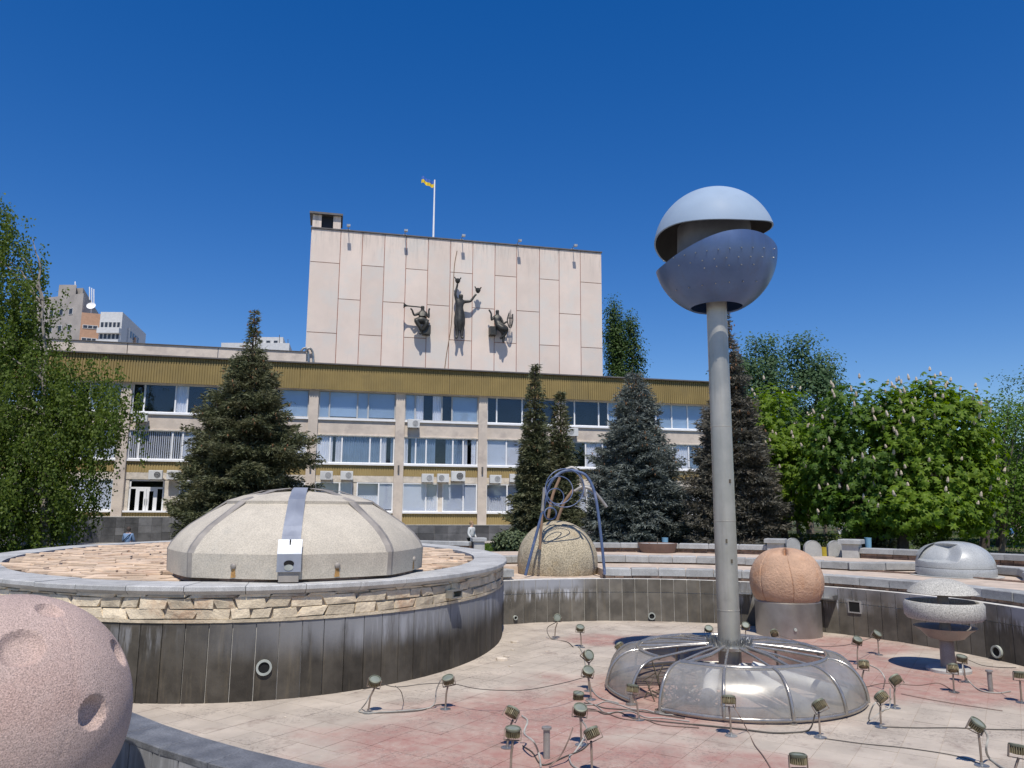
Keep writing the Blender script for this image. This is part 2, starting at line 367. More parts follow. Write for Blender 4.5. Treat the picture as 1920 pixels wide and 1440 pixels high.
def pipe_mouth(parent, p, nrm, r_, mat='pvc', L=0.05):
    """a drain pipe end in a wall: collar and dark bore"""
    nrm = np.array(nrm); nrm = nrm / np.linalg.norm(nrm); a = np.cross(nrm, [0, 0, 1.0]); a /= np.linalg.norm(a); b = np.cross(a, nrm)
    m = MB(); n_ = 20; prof = [(r_, -0.03), (r_, L), (r_ * 0.72, L), (r_ * 0.70, -0.03)]; v = []; f = []
    for (rr, d) in prof:
        for k in range(n_): t = TWO * k / n_; v.append(np.array(p) + a * rr * math.cos(t) + b * rr * math.sin(t) + nrm * d)
    for j in range(3):
        for k in range(n_): f.append((j * n_ + k, j * n_ + (k + 1) % n_, (j + 1) * n_ + (k + 1) % n_, (j + 1) * n_ + k))
    m.add(v, f); o = under(m.build('drain_pipe', mat, smooth=40), parent)
    m2 = MB(); m2.add([np.array(p) + a * r_ * .71 * math.cos(TWO * k / n_) + b * r_ * .71 * math.sin(TWO * k / n_) + nrm * 0.017 for k in range(n_)], [tuple(range(n_))])
    h = m2.build('bore', 'black_hole'); h.parent = o; return o
for (px, py, r_) in ((1225, 1155, 0.10), (973, 1158, 0.06), (1910, 1222, 0.13)):
    q = onz(px, py + 14, ZP); th = math.atan2(q[1] - PC[1], q[0] - PC[0]); z = ony(px, py, PC[1] + WR * math.sin(th))[2]
    pipe_mouth(pool_wall, pol(WR - 0.02, th, z), (-math.cos(th), -math.sin(th), 0), r_)
# framed overflow openings; a black plate stands in for the shade inside
def wall_box(px, py, w, h, dep, hollow=True):
    best = min((abs(proj(pol(WR, R(d * .25), 0.0))[0] - px), R(d * .25)) for d in range(-160, 480)); th = best[1]
    z = ony(px, py, PC[1] + WR * math.sin(th))[2]
    o = empty('overflow_box', (0, 0, 0)); m = MB()
    for dx, dz, ww, hh in ((0, h / 2, w + .03, .03), (0, -h / 2, w + .03, .03), (-w / 2, 0, .03, h - .03), (w / 2, 0, .03, h - .03)): m.box((dx, 0, dz), (ww, dep, hh))
    p = pol(WR - dep / 2 - .012, th, z); f = inst('frame', m.mesh('frame', 'dark_mortar'), None, p, (0, 0, th + math.pi / 2)); COL.objects.unlink(o); bpy.data.objects.remove(o)
    under(f, pool_wall); f.name = 'overflow_frame'
    m = MB(); m.box((0, 0, 0), (w - .03, 0.01, h - .03)); d = inst('opening', m.mesh('opening', 'black_hole'), f, (0, 0, 0))
wall_box(1602, 1138, 0.30, 0.27, 0.03)
def spout(px, py):
    th = min((abs(proj(pol(WR, R(d * .25), 0.0))[0] - px), R(d * .25)) for d in range(-160, 480))[1]
    z = ony(px, py, PC[1] + WR * math.sin(th))[2]; m = MB(); m.box((0, 0, 0), (0.42, 0.30, 0.03)); m.box((-.2, 0, .05), (.02, .30, .10)); m.box((.2, 0, .05), (.02, .30, .10))
    f = inst('water_spout', m.mesh('water_spout', 'steel_dull'), None, pol(WR - .14, th, z), (0, 0, th + math.pi / 2)); under(f, pool_wall)
spout(1398, 1111); spout(1556, 1122)

# terraces behind the pool: sandy treads, coping kerbs in blocks
cop_meshes = []
_g = onz(1790, 1084, .62); _gr = 72 * _g[1] / 1430 * .95; _gy = _g[1] + _gr * .9; SAUCER = (float(ony(1790, 1050, _gy)[0]), float(_gy), float(_gr))   # where the granite saucer stands
for k in range(6):
    m = MB(); w = 0.74; m.box((0, 0, 0.0), (w - .012, 0.46, 0.20), ch=0.018); cop_meshes.append(m.mesh('coping_block', 'coping_grey'))
def kerb(parent, r, z_top, t0, t1, bl=0.74, dep=0.46):
    rf = r if callable(r) else (lambda t: r0_); r0_ = r if not callable(r) else r(t0); r = r0_
    n = int((t1 - t0) * r / bl)
    for i in range(n):
        t = t0 + (i + .5) * (t1 - t0) / n; p = pol(rf(t) + dep / 2 + random.uniform(-.012, .012), t, z_top - 0.10 + random.uniform(-.008, .008)); q = proj(p)
        if not 880 < q[0] < 2900: continue
        o = inst('coping_block', random.choice(cop_meshes), None, p, (random.gauss(0, .006), random.gauss(0, .006), t + math.pi / 2 - math.atan2(rf(t + .01) - rf(t - .01), .02 * rf(t)) + random.gauss(0, .004)), ((t1 - t0) * r / n / bl * (rf(t) / r) * math.hypot(1, (rf(t + .01) - rf(t - .01)) / (.02 * rf(t))) * (1.12 if abs(rf(t + .04) - rf(t - .04)) > .02 else 1.0), 1, 1))
        o.parent = parent
def strip_stones(name, r, z0, z1, t0, t1, parent, mat='brick_dark', w0=.22, w1=.5):
    m = MB(); t = t0
    while t < t1:
        w = random.uniform(w0, w1) / r
        if 880 < proj(pol(r, t + w / 2, z0))[0] < 2000:
            p = pol(r + .06 + random.uniform(-.02, .02), t + w / 2, (z0 + z1) / 2); m.box(p, (w * r - .015, .12, (z1 - z0) * random.uniform(.86, 1.0)), t + w / 2 + math.pi / 2)
        t += w
    o = m.build(name, mat); o.parent = parent; return o
ta, tb = R(-46), R(121); _sr, _st = math.hypot(SAUCER[0] - PC[0], SAUCER[1] - PC[1]), math.atan2(SAUCER[1] - PC[1], SAUCER[0] - PC[0])
def T2F(t):   # the upper kerb swings out round the granite saucer
    return T2R + max(0.0, _sr + SAUCER[2] + .12 - T2R) * math.exp(-((t - _st) / .17) ** 4)
gl_, gr_ = ang_of(1133, 7.6, .4), ang_of(962, 7.6, .4)   # the terrace is cut back round the stone globe
mb = MB(); sector(mb, WR + .42, T2R + 1.9, 0.20, 0.615, ta, gl_, 60); sector(mb, WR + .42, T2R + .35, 0.20, 0.615, gr_, tb, 20); sector(mb, WR + .415, T2R + .35, 0.20, 0.40, gl_, gr_, 20); sector(mb, WR + 2.0, T2R + .35, 0.20, 0.614, gl_, gr_, 20)
terrace_a = mb.build('lower_terrace', 'sand', kind='structure')
mb = MB(); sector(mb, lambda t: T2F(t) + .1, RIM + .4, 0.50, 0.815, ta, tb, 160); terrace_b = mb.build('upper_terrace', 'sand', kind='structure')
strip_stones('kerb_stones', T1R + .03, 0.395, 0.475, ta, gl_, terrace_a)
kerb(terrace_a, T1R, 0.665, ta, gl_); kerb(terrace_a, T1R, 0.665, gr_, tb)
strip_stones('kerb_stones', T2R + .06, 0.62, 0.66, ta, tb, terrace_b)
kerb(terrace_b, T2F, 0.86, ta, tb)
# parapet rim: walls with coping, broken by gaps between pillars
def rim(px0, px1, label):
    a, b = sorted((ang_of(px0, RIM, 1.0), ang_of(px1, RIM, 1.0)))
    w = empty('parapet_wall', pol(RIM, (a + b) / 2, 0), label=label, cat='wall')
    m = MB(); sector(m, RIM + .10, RIM + .44, 0.0, 0.965, a, b, 30); under(m.build('wall_core', 'mortar'), w)
    m = MB(); t = a
    while t < b:
        wd = random.uniform(.25, .55) / RIM
        for z0, z1 in ((.80, .885), (.89, .965)):
            m.box(pol(RIM + .10 + random.uniform(-.02, .02), t + wd / 2, (z0 + z1) / 2), (wd * RIM - .02, .10, (z1 - z0) * .95), t + wd / 2 + math.pi / 2)
        t += wd
    under(m.build('face_stones', 'brick_dark', kind='stuff'), w)
    n = max(1, int((b - a) * RIM / .95)); me = MB(); me.box((0, 0, 0), ((b - a) * RIM / n - .012, .56, .165), ch=.015); me = me.mesh('coping_block', 'coping_grey')
    for i in range(n):
        t = a + (i + .5) * (b - a) / n; under(inst('coping_block', me, None, pol(RIM + .25, t, 1.055 + random.uniform(-.006, .006)), (random.gauss(0, .004), 0, t + math.pi / 2)), w)
rim(1110, 1444, 'stone parapet with pale coping behind the brown planter bowl')
rim(1612, 2300, 'stone parapet with pale coping running behind the grey granite saucer')
M('concrete', (0.42, 0.41, 0.38), 0.85, var=0.16, scale=3, bump=0.25, bscale=30, col2=(0.28, 0.27, 0.25), c2s=1.5, c2t=(0.55, 0.75))
def pillar(px, z0, r, label, w=.5, h=.42):
    t = ang_of(px, r, 1.0); p = empty('pillar', pol(r, t, z0), t + math.pi / 2, label=label, cat='pillar', group='short parapet pillars')
    m = MB(); m.box((0, 0, h / 2), (w, w, h)); m.build('shaft', 'concrete', p)
    m = MB(); m.box((0, 0, h + .07), (w + .18, w + .18, .14), ch=.02); m.build('cap', 'coping_grey', p)
pillar(1455, .81, RIM + .1, 'short stone pillar just left above the orange sphere')
pillar(1598, .81, RIM + .1, 'short stone pillar right of the two arch-topped slabs', h=.46)
# garden ground behind the rim
mb = MB()
def patch(name, mat, poly, z, kind='structure'):
    m = MB(); m.add([(p[0], p[1], z) for p in poly], [tuple(range(len(poly)))]); return m.build(name, mat, kind=kind)
F0 = lambda u, o: tuple(fpt(u, 0, o)[:2])
patch('lawn', 'lawn_soil', [F0(-60, 4.2), (-30, 31), (-14, 33), (-7, 33), (-3, 32), (2, 31.2), (9, 30.5), (18, 27), (26, 20), (60, 20), (90, 70), F0(60, 4.2)], 0.004)
patch('park_lawn', 'lawn_soil', [F0(26.5, 4.19), F0(60, 4.19), (90, 70.2), (240, 120), (240, 330), (20, 330), F0(26.5, -60)], 0.006)
patch('path', 'paving', [F0(-60, 1.5), F0(60, 1.5), F0(60, 4.1), F0(-60, 4.1)], 0.012)

# ================================================================== raised oval platform with the dome
EC = np.array([-7.18, 21.99]); EA, EB, EPH = 6.54, 9.50, 0.352
def ell(t, off=0.0):
    a, b = EA, EB; x, y = a * math.cos(t), b * math.sin(t); nx, ny = math.cos(t) / a, math.sin(t) / b; L = math.hypot(nx, ny); nx, ny = nx / L, ny / L
    x += nx * off; y += ny * off; c, s = math.cos(EPH), math.sin(EPH)
    return np.array([EC[0] + x * c - y * s, EC[1] + x * s + y * c]), np.array([nx * c - ny * s, nx * s + ny * c])
_tt = np.linspace(0, TWO, 2001); _pp = np.array([ell(t)[0] for t in _tt]); _al = np.r_[0, np.cumsum(np.hypot(*np.diff(_pp, axis=0).T))]; EL = _al[-1]
def t_at(s): return float(np.interp(s % EL, _al, _tt))
plat = empty('stone_platform', (*EC, ZP), label='raised oval platform faced with dark tiles and yellow stone, paved with orange slabs', cat='platform')
def ering(mb, o0, o1, z0, z1, n=160, cap0=True):
    v = []; f = []
    for i in range(n):
        t = TWO * i / n; a = ell(t, o0)[0]; b = ell(t, o1)[0]; v += [(*a, z0), (*b, z0), (*b, z1), (*a, z1)]
    for i in range(n):
        p = i * 4; q = ((i + 1) % n) * 4
        for k in range(4): f.append((p + k, q + k, q + (k + 1) % 4, p + (k + 1) % 4))
    return mb.add(v, f)
mb = MB(); ering(mb, -0.7, -0.016, ZP - .05, 0.485); under(mb.build('tile_backing', 'joint'), plat)
mb = MB(); ering(mb, -0.7, -0.03, 0.48, 0.93); under(mb.build('stone_backing', 'mortar'), plat)
mb = MB(); ering(mb, -0.7, 0.035, 0.485, 0.535); under(mb.build('ledge', 'yellow_stone'), plat)
mb = MB(); mb.add([(*ell(TWO * i / 120, -.5)[0], 1.0) for i in range(120)], [tuple(range(120))]); under(mb.build('paving_bed', 'slab_bed'), plat)
tw = 0.365; n = int(EL / tw); m = MB(); m.box((0, 0, 0.615), (tw - .014, .03, 1.23)); me = m.mesh('tile', 'tile_near')
for i in range(n):
    p, nr = ell(t_at(EL * i / n)); q = proj((*p, 0)); d = EYE[:2] - p
    if nr @ d / np.linalg.norm(d) > -0.12 and -60 < q[0] < 1000:
        p = p + nr * random.uniform(-.004, .004); under(inst('tile', me, None, (*p, ZP), (0, 0, math.atan2(nr[1], nr[0]) + math.pi / 2)), plat)
# rough yellow stones
for (z0, z1, w0_, w1_) in ((0.540, 0.700, .26, .62), (0.708, 0.872, .28, .66), (0.878, 0.925, .4, .8)):
    s = random.random()
    while s < EL:
        w = random.uniform(w0_, w1_); p, nr = ell(t_at(s + w / 2)); q = proj((*p, 0)); d = EYE[:2] - p
        if nr @ d / np.linalg.norm(d) > -0.1 and -60 < q[0] < 1000:
            m = MB(); hw = w / 2 - .009; h = z1 - z0; j = lambda a: random.uniform(-a, a); dp = random.uniform(.012, .035)
            sk = j(.045); b0 = [(-hw + j(.02) - sk, 0.02, j(.014)), (hw + j(.02) - sk, 0.02, j(.014)), (hw + j(.02) + sk, 0.02, h + j(.02)), (-hw + j(.02) + sk, 0.02, h + j(.02))]
            fr = [(x * .96, -dp + j(.012), h / 2 + (z - h / 2) * .9) for x, y, z in b0]; c = (j(.05), -dp - random.uniform(.0, .012), h / 2 + j(.02))
            m.add(b0 + fr + [c], [(0, 1, 5, 4), (1, 2, 6, 5), (2, 3, 7, 6), (3, 0, 4, 7), (4, 5, 8), (5, 6, 8), (6, 7, 8), (7, 4, 8)])
            under(inst('stone', m.mesh('stone', 'yellow_stone'), None, (*p, z0), (0, 0, math.atan2(nr[1], nr[0]) + math.pi / 2)), plat)
        s += w
# coping blocks: chamfered underside
n = 54
for i in range(n):
    m = MB(); v = []; f = []; K = 3
    for k in range(K + 1):
        t = t_at(EL * (i + (k / K) * .988 + .006) / n)
        for off, z in ((-.72, .94), (0.03, .925), (0.115, .995), (0.115, 1.058), (0.10, 1.072), (-.72, 1.072)):
            p = ell(t, off)[0]; v.append((*p, z + 0.0))
    for k in range(K):
        for e in range(6): f.append((k * 6 + e, (k + 1) * 6 + e, (k + 1) * 6 + (e + 1) % 6, k * 6 + (e + 1) % 6))
    f += [tuple(range(5, -1, -1)), tuple(K * 6 + e for e in range(6))]
    dz = random.uniform(-.006, .006); m.add([(a, b, c + dz) for a, b, c in v], f); under(m.build('coping_block', 'coping'), plat)
# irregular paving slabs
slabs = []; DC = np.array([-4.28, 15.75]); DR = 2.49; DK = .947
rows = np.arange(-9.5, 9.5, .27)
for ri, y in enumerate(rows):
    x = -7 + random.random() * .5
    while x < 7:
        w = random.uniform(.30, .75); cxm = x + w / 2
        if (cxm / (EA - .95)) ** 2 + (y / (EB - .95)) ** 2 < 1:
            wv = lambda X, Y: Y + .10 * math.sin(X * 1.7 + Y * .6) + .05 * math.sin(X * 4.1 + ri)
            jj = lambda: random.uniform(-.065, .065)
            q = [(x + .015 + jj(), wv(x, y) + .022 + jj() * .5), (x + w - .015 + jj(), wv(x + w, y) + .022 + jj() * .5), (x + w - .015 + jj(), wv(x + w, y + .27) - .022 + jj() * .5), (x + .015 + jj(), wv(x, y + .27) - .022 + jj() * .5)]
            c, s = math.cos(EPH), math.sin(EPH); q = [(EC[0] + a * c - b * s, EC[1] + a * s + b * c) for a, b in q]
            cx, cy = sum(p[0] for p in q) / 4, sum(p[1] for p in q) / 4
            if math.hypot(cx - DC[0], cy - DC[1]) > DR - .1: slabs.append((cx, cy, q))
        x += w
def slab_weight(s):
    q = proj((s[0], s[1], 1.05)); return (0 if -40 < q[0] < 1000 else 1, 1 if (310 < q[0] < 790 and s[1] > DC[1]) else 0, s[1])
slabs.sort(key=slab_weight); rest = MB()
for k, (cx, cy, q) in enumerate(slabs):
    h = random.uniform(.03, .085); tx, ty = random.gauss(-.03, .05), random.gauss(0, .04)
    if k < 300:
        m = MB(); m.prism([(a - cx, b - cy) for a, b in q], 0, h, .018, .010); under(inst('slab', m.mesh('slab', 'slab'), None, (cx, cy, 1.006), (tx, ty, 0)), plat)
    else: rest.prism(q, 1.0, 1.006 + h, .02, .012)
under(rest.build('far_slabs', 'slab_mass', kind='stuff'), plat)
# drain pipe and steel spout in the platform face
def on_plat(px, py):
    best = None
    for k in range(0, 2000, 2):
        p, nr = ell(_tt[k]); d = EYE[:2] - p
        if nr @ d <= 0: continue
        e = abs(proj((*p, 0.2))[0] - px)
        if best is None or e < best[0]: best = (e, p, nr)
    return best[1], best[2], ony(px, py, best[1][1])[2]
p, nr, z = on_plat(499, 1251); pipe_mouth(plat, (*(p + nr * .016), z), (*nr, 0), 0.125, L=.04)
p, nr, z = on_plat(842, 1114); m = MB(); m.box((0, 0, 0), (.34, .20, .02)); m.box((0, 0, .13), (.34, .20, .02)); m.box((-.16, 0, .065), (.02, .20, .11)); m.box((.16, 0, .065), (.02, .20, .11))
under(inst('water_spout', m.mesh('water_spout', 'steel_dull'), None, (*(p + nr * .10), z - .05), (0, 0, math.atan2(nr[1], nr[0]) + math.pi / 2)), plat)

# ================================================================== faceted stone dome with steel strips
M('dome_stone', (0.52, 0.465, 0.375), 0.85, var=0.10, scale=2.2, bump=0.35, bscale=28, bdist=0.015, speck=0.3, speckscale=45, col2=(0.41, 0.38, 0.32), c2s=1.1, c2t=(0.55, 0.75))
M('brushed_steel', (0.36, 0.38, 0.42), 0.5, metal=.5, var=0.12, scale=1.5, bump=0.12, bscale=9, bdist=.02)
M('weathered_steel', (0.30, 0.27, 0.235), 0.6, metal=0.2, var=0.2, scale=2, bump=0.15, bscale=20)
M('rust', (0.38, 0.21, 0.07), 0.9, var=0.3, scale=9, bump=0.1)
dome = empty('stone_dome', (*DC, 1.07), label='large cream stone dome with steel strips on the oval platform', cat='dome')
D0 = math.atan2(-DC[1], -DC[0]) - R(3.5); NS = 8; dA = TWO / NS
prof = [(2.61, 1.125), (2.63, 1.54), (2.57, 1.66), (2.43, 1.83), (2.23, 2.00), (1.91, 2.205), (1.50, 2.425)]
capp = [(1.54, 2.39), (1.545, 2.46), (1.20, 2.57), (.86, 2.625), (.4, 2.655), (0, 2.66)]
def facet_r(r, a):   # a in -0.5..0.5 across the facet: nearly flat facet with a slight swelling
    ang = a * dA; flat = r * math.cos(dA / 2) / math.cos(ang); return flat + (r - flat) * .30
for k in range(NS):
    for pr, nm in ((prof, 'dome_panel'), (capp, 'cap_panel')):
        m = MB(); NA = 10
        for (r, z) in pr:
            r *= DK
            for i in range(NA + 1):
                a = i / NA - .5; rr = facet_r(r, a); th = D0 + (k + .5 + a) * dA
                dz = -.018 * abs(math.cos(a * TWO * 1.5)) if (nm == 'cap_panel' and r > 1.5) else 0
                m.v.append((rr * math.cos(th), rr * math.sin(th), z + dz - 1.07))
        L = NA + 1
        for j in range(len(pr) - 1):
            for i in range(NA): m.f.append((j * L + i, j * L + i + 1, (j + 1) * L + i + 1, (j + 1) * L + i))
        m.build(nm, 'dome_stone', dome, smooth=22)
    # strip along the corner
    th = D0 + k * dA; m = MB(); full = prof + [(.82, 2.615), (.38, 2.665)]
    tg = np.array([-math.sin(th), math.cos(th), 0]); rd = np.array([math.cos(th), math.sin(th), 0]); hw = .165 if k == 0 else .11
    lo_ = full[1:] if k == 0 else full
    pts = [(r + (.028 if k == 0 else .008), z + (.018 if k == 0 else .006) + (.05 if r < 1.52 else 0)) for r, z in lo_]
    for (r, z) in pts:
        r *= DK
        w_ = hw * (0.8 + .2 * r / 2.65)
        for s_, ddr in ((-1, -w_ * .40), (0, 0), (1, -w_ * .40)): m.v.append(tuple(rd * (r + ddr) + tg * s_ * w_ + np.array([0, 0, z - 1.07])))
    for j in range(len(pts) - 1):
        m.f += [(j * 3, j * 3 + 1, (j + 1) * 3 + 1, (j + 1) * 3), (j * 3 + 1, j * 3 + 2, (j + 1) * 3 + 2, (j + 1) * 3 + 1)]
    n0 = len(m.v); m.v += [tuple(np.array(v) - rd * .03) for v in m.v[:n0]]
    for j in range(len(pts) - 1):
        for a, b in ((0, 3), (5, 2)):
            m.f.append((j * 3 + (0 if a == 0 else 2), (j + 1) * 3 + (0 if a == 0 else 2), n0 + (j + 1) * 3 + (0 if a == 0 else 2), n0 + j * 3 + (0 if a == 0 else 2)))
    st = m.build('steel_strip', 'brushed_steel' if k == 0 else 'weathered_steel', dome)
    if k == 0: st['label'] = 'polished central steel strip'
th = D0; rd = np.array([math.cos(th), math.sin(th), 0]); tg = np.array([-math.sin(th), math.cos(th), 0])
m = MB(); a = rd * 2.69 * DK + np.array([0, 0, 1.26 - 1.07]); b = rd * 2.69 * DK + np.array([0, 0, 1.56 - 1.07]); c = rd * 2.575 * DK + np.array([0, 0, 1.80 - 1.07]); w2 = tg * .20
v = []
for p in (a, b, c): v += [p - w2, p + w2]
v += [p - rd * .05 for p in v]
m.add(v, [(0, 1, 3, 2), (2, 3, 5, 4), (0, 2, 8, 6), (1, 7, 9, 3), (2, 4, 10, 8), (3, 9, 11, 5), (0, 6, 7, 1)]); plate = m.build('front_plate', 'brushed_steel', dome)
m = MB(); ctr = rd * (2.69 * DK + .008) + np.array([0, 0, .33]); up_ = np.array([0, 0, 1.0])
m.add([ctr + tg * .085 * math.cos(q) + up_ * .055 * math.sin(q) for q in np.linspace(0, TWO, 20)[:-1]] , [tuple(range(19))]); o = m.build('plate_oval', 'black_hole', plate)  # two ovals laid on the steel plate, a dark one above a pale one
m = MB(); ctr = rd * (2.69 * DK + .0105) + np.array([0, 0, .265]); m.add([ctr + tg * .075 * math.cos(q) + up_ * .05 * math.sin(q) for q in np.linspace(0, TWO, 20)[:-1]], [tuple(range(19))]); m.build('plate_oval', 'pvc', plate)
m = MB(); m.box(tuple(rd * 2.61 * DK + np.array([0, 0, 1.74 - 1.07])), (.02, .02, .12)); m.build('bolt', 'black_hole', plate)
m = MB(); m.box(tuple(rd * 2.60 * DK + np.array([0, 0, .13])), (.10, .33, .22), th); m.build('strip_foot', 'weathered_steel', dome)
for px in (432, 637, 785):
    best = min((abs(proj((DC[0] + 2.46 * math.cos(R(d * .5)), DC[1] + 2.46 * math.sin(R(d * .5)), 1.35))[0] - px) if math.sin(R(d * .5)) < .1 else 1e9, R(d * .5)) for d in range(-360, 0)); t_ = best[1]
    kk = ((t_ - D0) / dA) % 1 - .5; rr = facet_r(2.62 * DK, kk); rdv = np.array([math.cos(t_), math.sin(t_), 0])
    m = MB(); m.lathe([(0, .045), (.035, .04), (.052, .022), (.055, -.02)], 16); o = m.build('round_lamp', 'weathered_steel', dome, smooth=50)
    q = Vector(rdv).to_track_quat('Z', 'Y'); o.rotation_mode = 'QUATERNION'; o.rotation_quaternion = q; o.location = Vector(rdv * rr + np.array([0, 0, 1.34 - 1.07]))
    m = MB(); tgv = np.array([-math.sin(t_), math.cos(t_), 0]); b0 = rdv * (rr + .004); m.add([b0 - tgv * .03 + up_ * (1.31 - 1.07), b0 + tgv * .03 + up_ * (1.31 - 1.07), b0 + tgv * .05 + up_ * (1.15 - 1.07), b0 - tgv * .045 + up_ * (1.14 - 1.07)], [(0, 1, 2, 3)]); m.build('rust_streak', 'rust', dome)
m = MB(); 
for i in range(64):
    t_ = TWO * i / 64; m.box((2.24 * math.cos(t_), 2.24 * math.sin(t_), .01), (.225, .12, .10), t_ + math.pi / 2)
m.build('brick_footing', 'brick_dark', dome, kind='stuff')

# ================================================================== things in and round the pool
# near free-standing wall, dark granite
M('granite_top', (0.15, 0.155, 0.165), 0.5, var=0.3, scale=5, bump=0.2, bscale=35, rand=0.2, speck=0.4, speckscale=60)
nwall = empty('granite_wall', pol(10.4, R(232), 0), label='low dark granite wall with a flat top at the lower left', cat='wall')
NR0, NR1, NZ = 10.08, 10.45, 0.45
a0, a1 = R(214), R(262)
mb = MB(); sector(mb, NR0 + .03, NR1 - .03, ZP, NZ - .05, a0, a1, 40); under(mb.build('wall_core', 'joint'), nwall)
bl = .62; n = int((a1 - a0) * NR1 / bl); me = MB(); me.box((0, 0, 0), (bl - .012, NR1 - NR0, .05), ch=.006); me = me.mesh('top_slab', 'granite_top')
for i in range(n):
    t = a0 + (i + .5) * (a1 - a0) / n; under(inst('top_slab', me, None, pol((NR0 + NR1) / 2, t, NZ - .025), (0, 0, t + math.pi / 2)), nwall)
tw = .36; n = int((a1 - a0) * NR1 / tw); me = MB(); me.box((0, 0, .2), (tw - .014, .03, .395)); me = me.mesh('tile', 'tile_near')
for i in range(n):
    t = a0 + (i + .5) * (a1 - a0) / n; under(inst('tile', me, None, pol(NR1 - .018, t, 0.0), (0, 0, t + math.pi / 2)), nwall)

def ray_sphere(px, py, c, r):
    d = ray(px, py); d = d / np.linalg.norm(d); o = EYE - c; b = o @ d; disc = b * b - (o @ o - r * r)
    if disc < 0: return None
    return (o + d * (-b - math.sqrt(disc))) / r
unit_ = lambda v: np.array(v) / np.linalg.norm(v)
# pink granite sphere with craters
M('pink_granite', (0.52, 0.385, 0.33), 0.82, var=0.14, scale=1.8, bump=0.75, bscale=80, bdist=0.014, speck=0.6, speckscale=110, col2=(0.46, 0.315, 0.265), c2s=0.9, c2t=(0.5, 0.7))
SC = np.array([-3.60, 5.7, .87]); SR = .84; psph = empty('granite_sphere', (SC[0], SC[1], SC[2] - SR), label='big pink granite sphere with crater-like hollows in the lower left corner', cat='sphere')
mb = MB(); NU, NV = 300, 190; mb.lathe([(SR * math.sin(math.pi * j / NV), SR - SR * math.cos(math.pi * j / NV)) for j in range(NV + 1)], NU)
V = np.array(mb.v); Dn = (V - [0, 0, SR]) / SR; disp = np.zeros(len(V))
def hollow(dirv, rad, dep):
    ang = np.arccos(np.clip(Dn @ dirv, -1, 1)); x = ang / rad
    return np.where(x < 1, -dep * np.clip(1 - x ** 5, 0, 1), 0)
for (px, py, rd_, dp) in ((40, 1213, .17, .075), (176, 1336, .135, .085), (224, 1222, .13, .07), (93, 1143, .11, .05), (-60, 1330, .15, .05)):
    h = ray_sphere(px, py, np.array(SC), SR)
    if h is not None: disp = np.minimum(disp, hollow(h, rd_, dp * SR))
for _ in range(5):
    h = rng.normal(size=3); h /= np.linalg.norm(h)
    if h[1] > .1: disp = np.minimum(disp, hollow(h, rng.uniform(.1, .16), .05 * SR))
_sd = unit_(ray_sphere(120, 1400, SC, SR)); _sn = np.cross(_sd, [0.15, 0.1, 1.0]); _sn /= np.linalg.norm(_sn); disp -= .006 * np.exp(-((Dn @ _sn) / .006) ** 2)   # joint between the two halves
mb.v = [tuple(p) for p in (V + Dn * disp[:, None])]; mb.build('sphere_body', 'pink_granite', psph, smooth=40)

# ribbed globe of rough stone with shadowing pipes
M('globe_stone', (0.44, 0.375, 0.26), 0.9, var=0.18, scale=2, bump=1.0, bscale=16, bdist=0.03, speck=0.7, speckscale=30, col2=(0.40, 0.31, 0.18), c2s=1.2, c2t=(0.52, 0.72))
M('groove', (0.10, 0.085, 0.06), 0.9, bump=0)
GY = 23.85; GC = np.array([1.42, GY, .775]); GR = 1.226
globe = empty('stone_globe', (GC[0], GC[1], .45), label='rough yellowish stone globe behind the pool wall under bent blue pipes', cat='globe')
zb = .38 - GC[2]; mb = MB(); pr = [(GR * math.sin(t), GC[2] - .45 - GR * math.cos(t) * .985) for t in np.linspace(math.acos(min(.999, -zb / GR)), math.pi, 40)]
mb.lathe(pr, 80); mb.build('globe_body', 'globe_stone', globe, smooth=40)
mb = MB(); rr = GR * math.sin(R(27)); zz = GC[2] - .45 + GR * .985 * math.cos(R(27)); mb.tube([(rr * math.cos(q) * 1.004, rr * math.sin(q) * 1.004, zz) for q in np.linspace(0, TWO, 60)[:-1]], .012, 5, closed=True); mb.build('ring_groove', 'groove', globe)
mb = MB(); mb.lathe([(.9, -.06), (.98, -.06), (.98, -.03), (.9, -.03)], 48); mb.build('base_ring', 'concrete', globe)
# bent pipe sculpture standing over the globe
M('blue_paint', (0.075, 0.115, 0.22), 0.55, var=0.15, scale=4, bump=0.05, col2=(0.20, 0.23, 0.34), c2s=2)
M('grey_pipe', (0.34, 0.32, 0.29), 0.5, metal=.4, var=0.2, scale=4, bump=0.1)
M('brown_pipe', (0.25, 0.16, 0.10), 0.7, var=0.2, scale=4, bump=0.1)
PYD = 22.40
pipes = empty('pipe_sculpture', (GC[0], PYD, .40), label='bent blue pipe arch with rings standing over the stone globe', cat='sculpture')
def pxpath(L, Y): return spline([ony(x, y, Y + (dy if len(q) > 2 else 0)) for q in L for (x, y, dy) in [(*q, 0)[:3]]], 8)
def pipe(name, L, r, mat, Y=PYD):
    pts = spline([ony(q[0], q[1], Y + (q[2] if len(q) > 2 else 0)) for q in L], 8); m = MB(); m.tube(pts, r, 10); return under(m.build(name, mat, smooth=60), pipes)
pipe('arch_pipe', [(985, 1079), (998, 1030), (1017, 960), (1027, 920), (1034, 903), (1048, 888), (1066, 882), (1085, 885), (1100, 893), (1112, 915), (1119, 945), (1125, 990), (1130, 1035), (1134, 1077)], .042, 'blue_paint')
pipe('upright_pipe', [(1017, 958), (1019, 940), (1021, 914)], .05, 'grey_pipe')
pipe('shaft_pipe', [(1017, 952), (1014, 1000), (1012, 1030)], .04, 'brown_pipe')
pipe('hook_pipe', [(1061, 880), (1074, 877), (1085, 887), (1092, 905), (1098, 931)], .048, 'grey_pipe', PYD + .06)
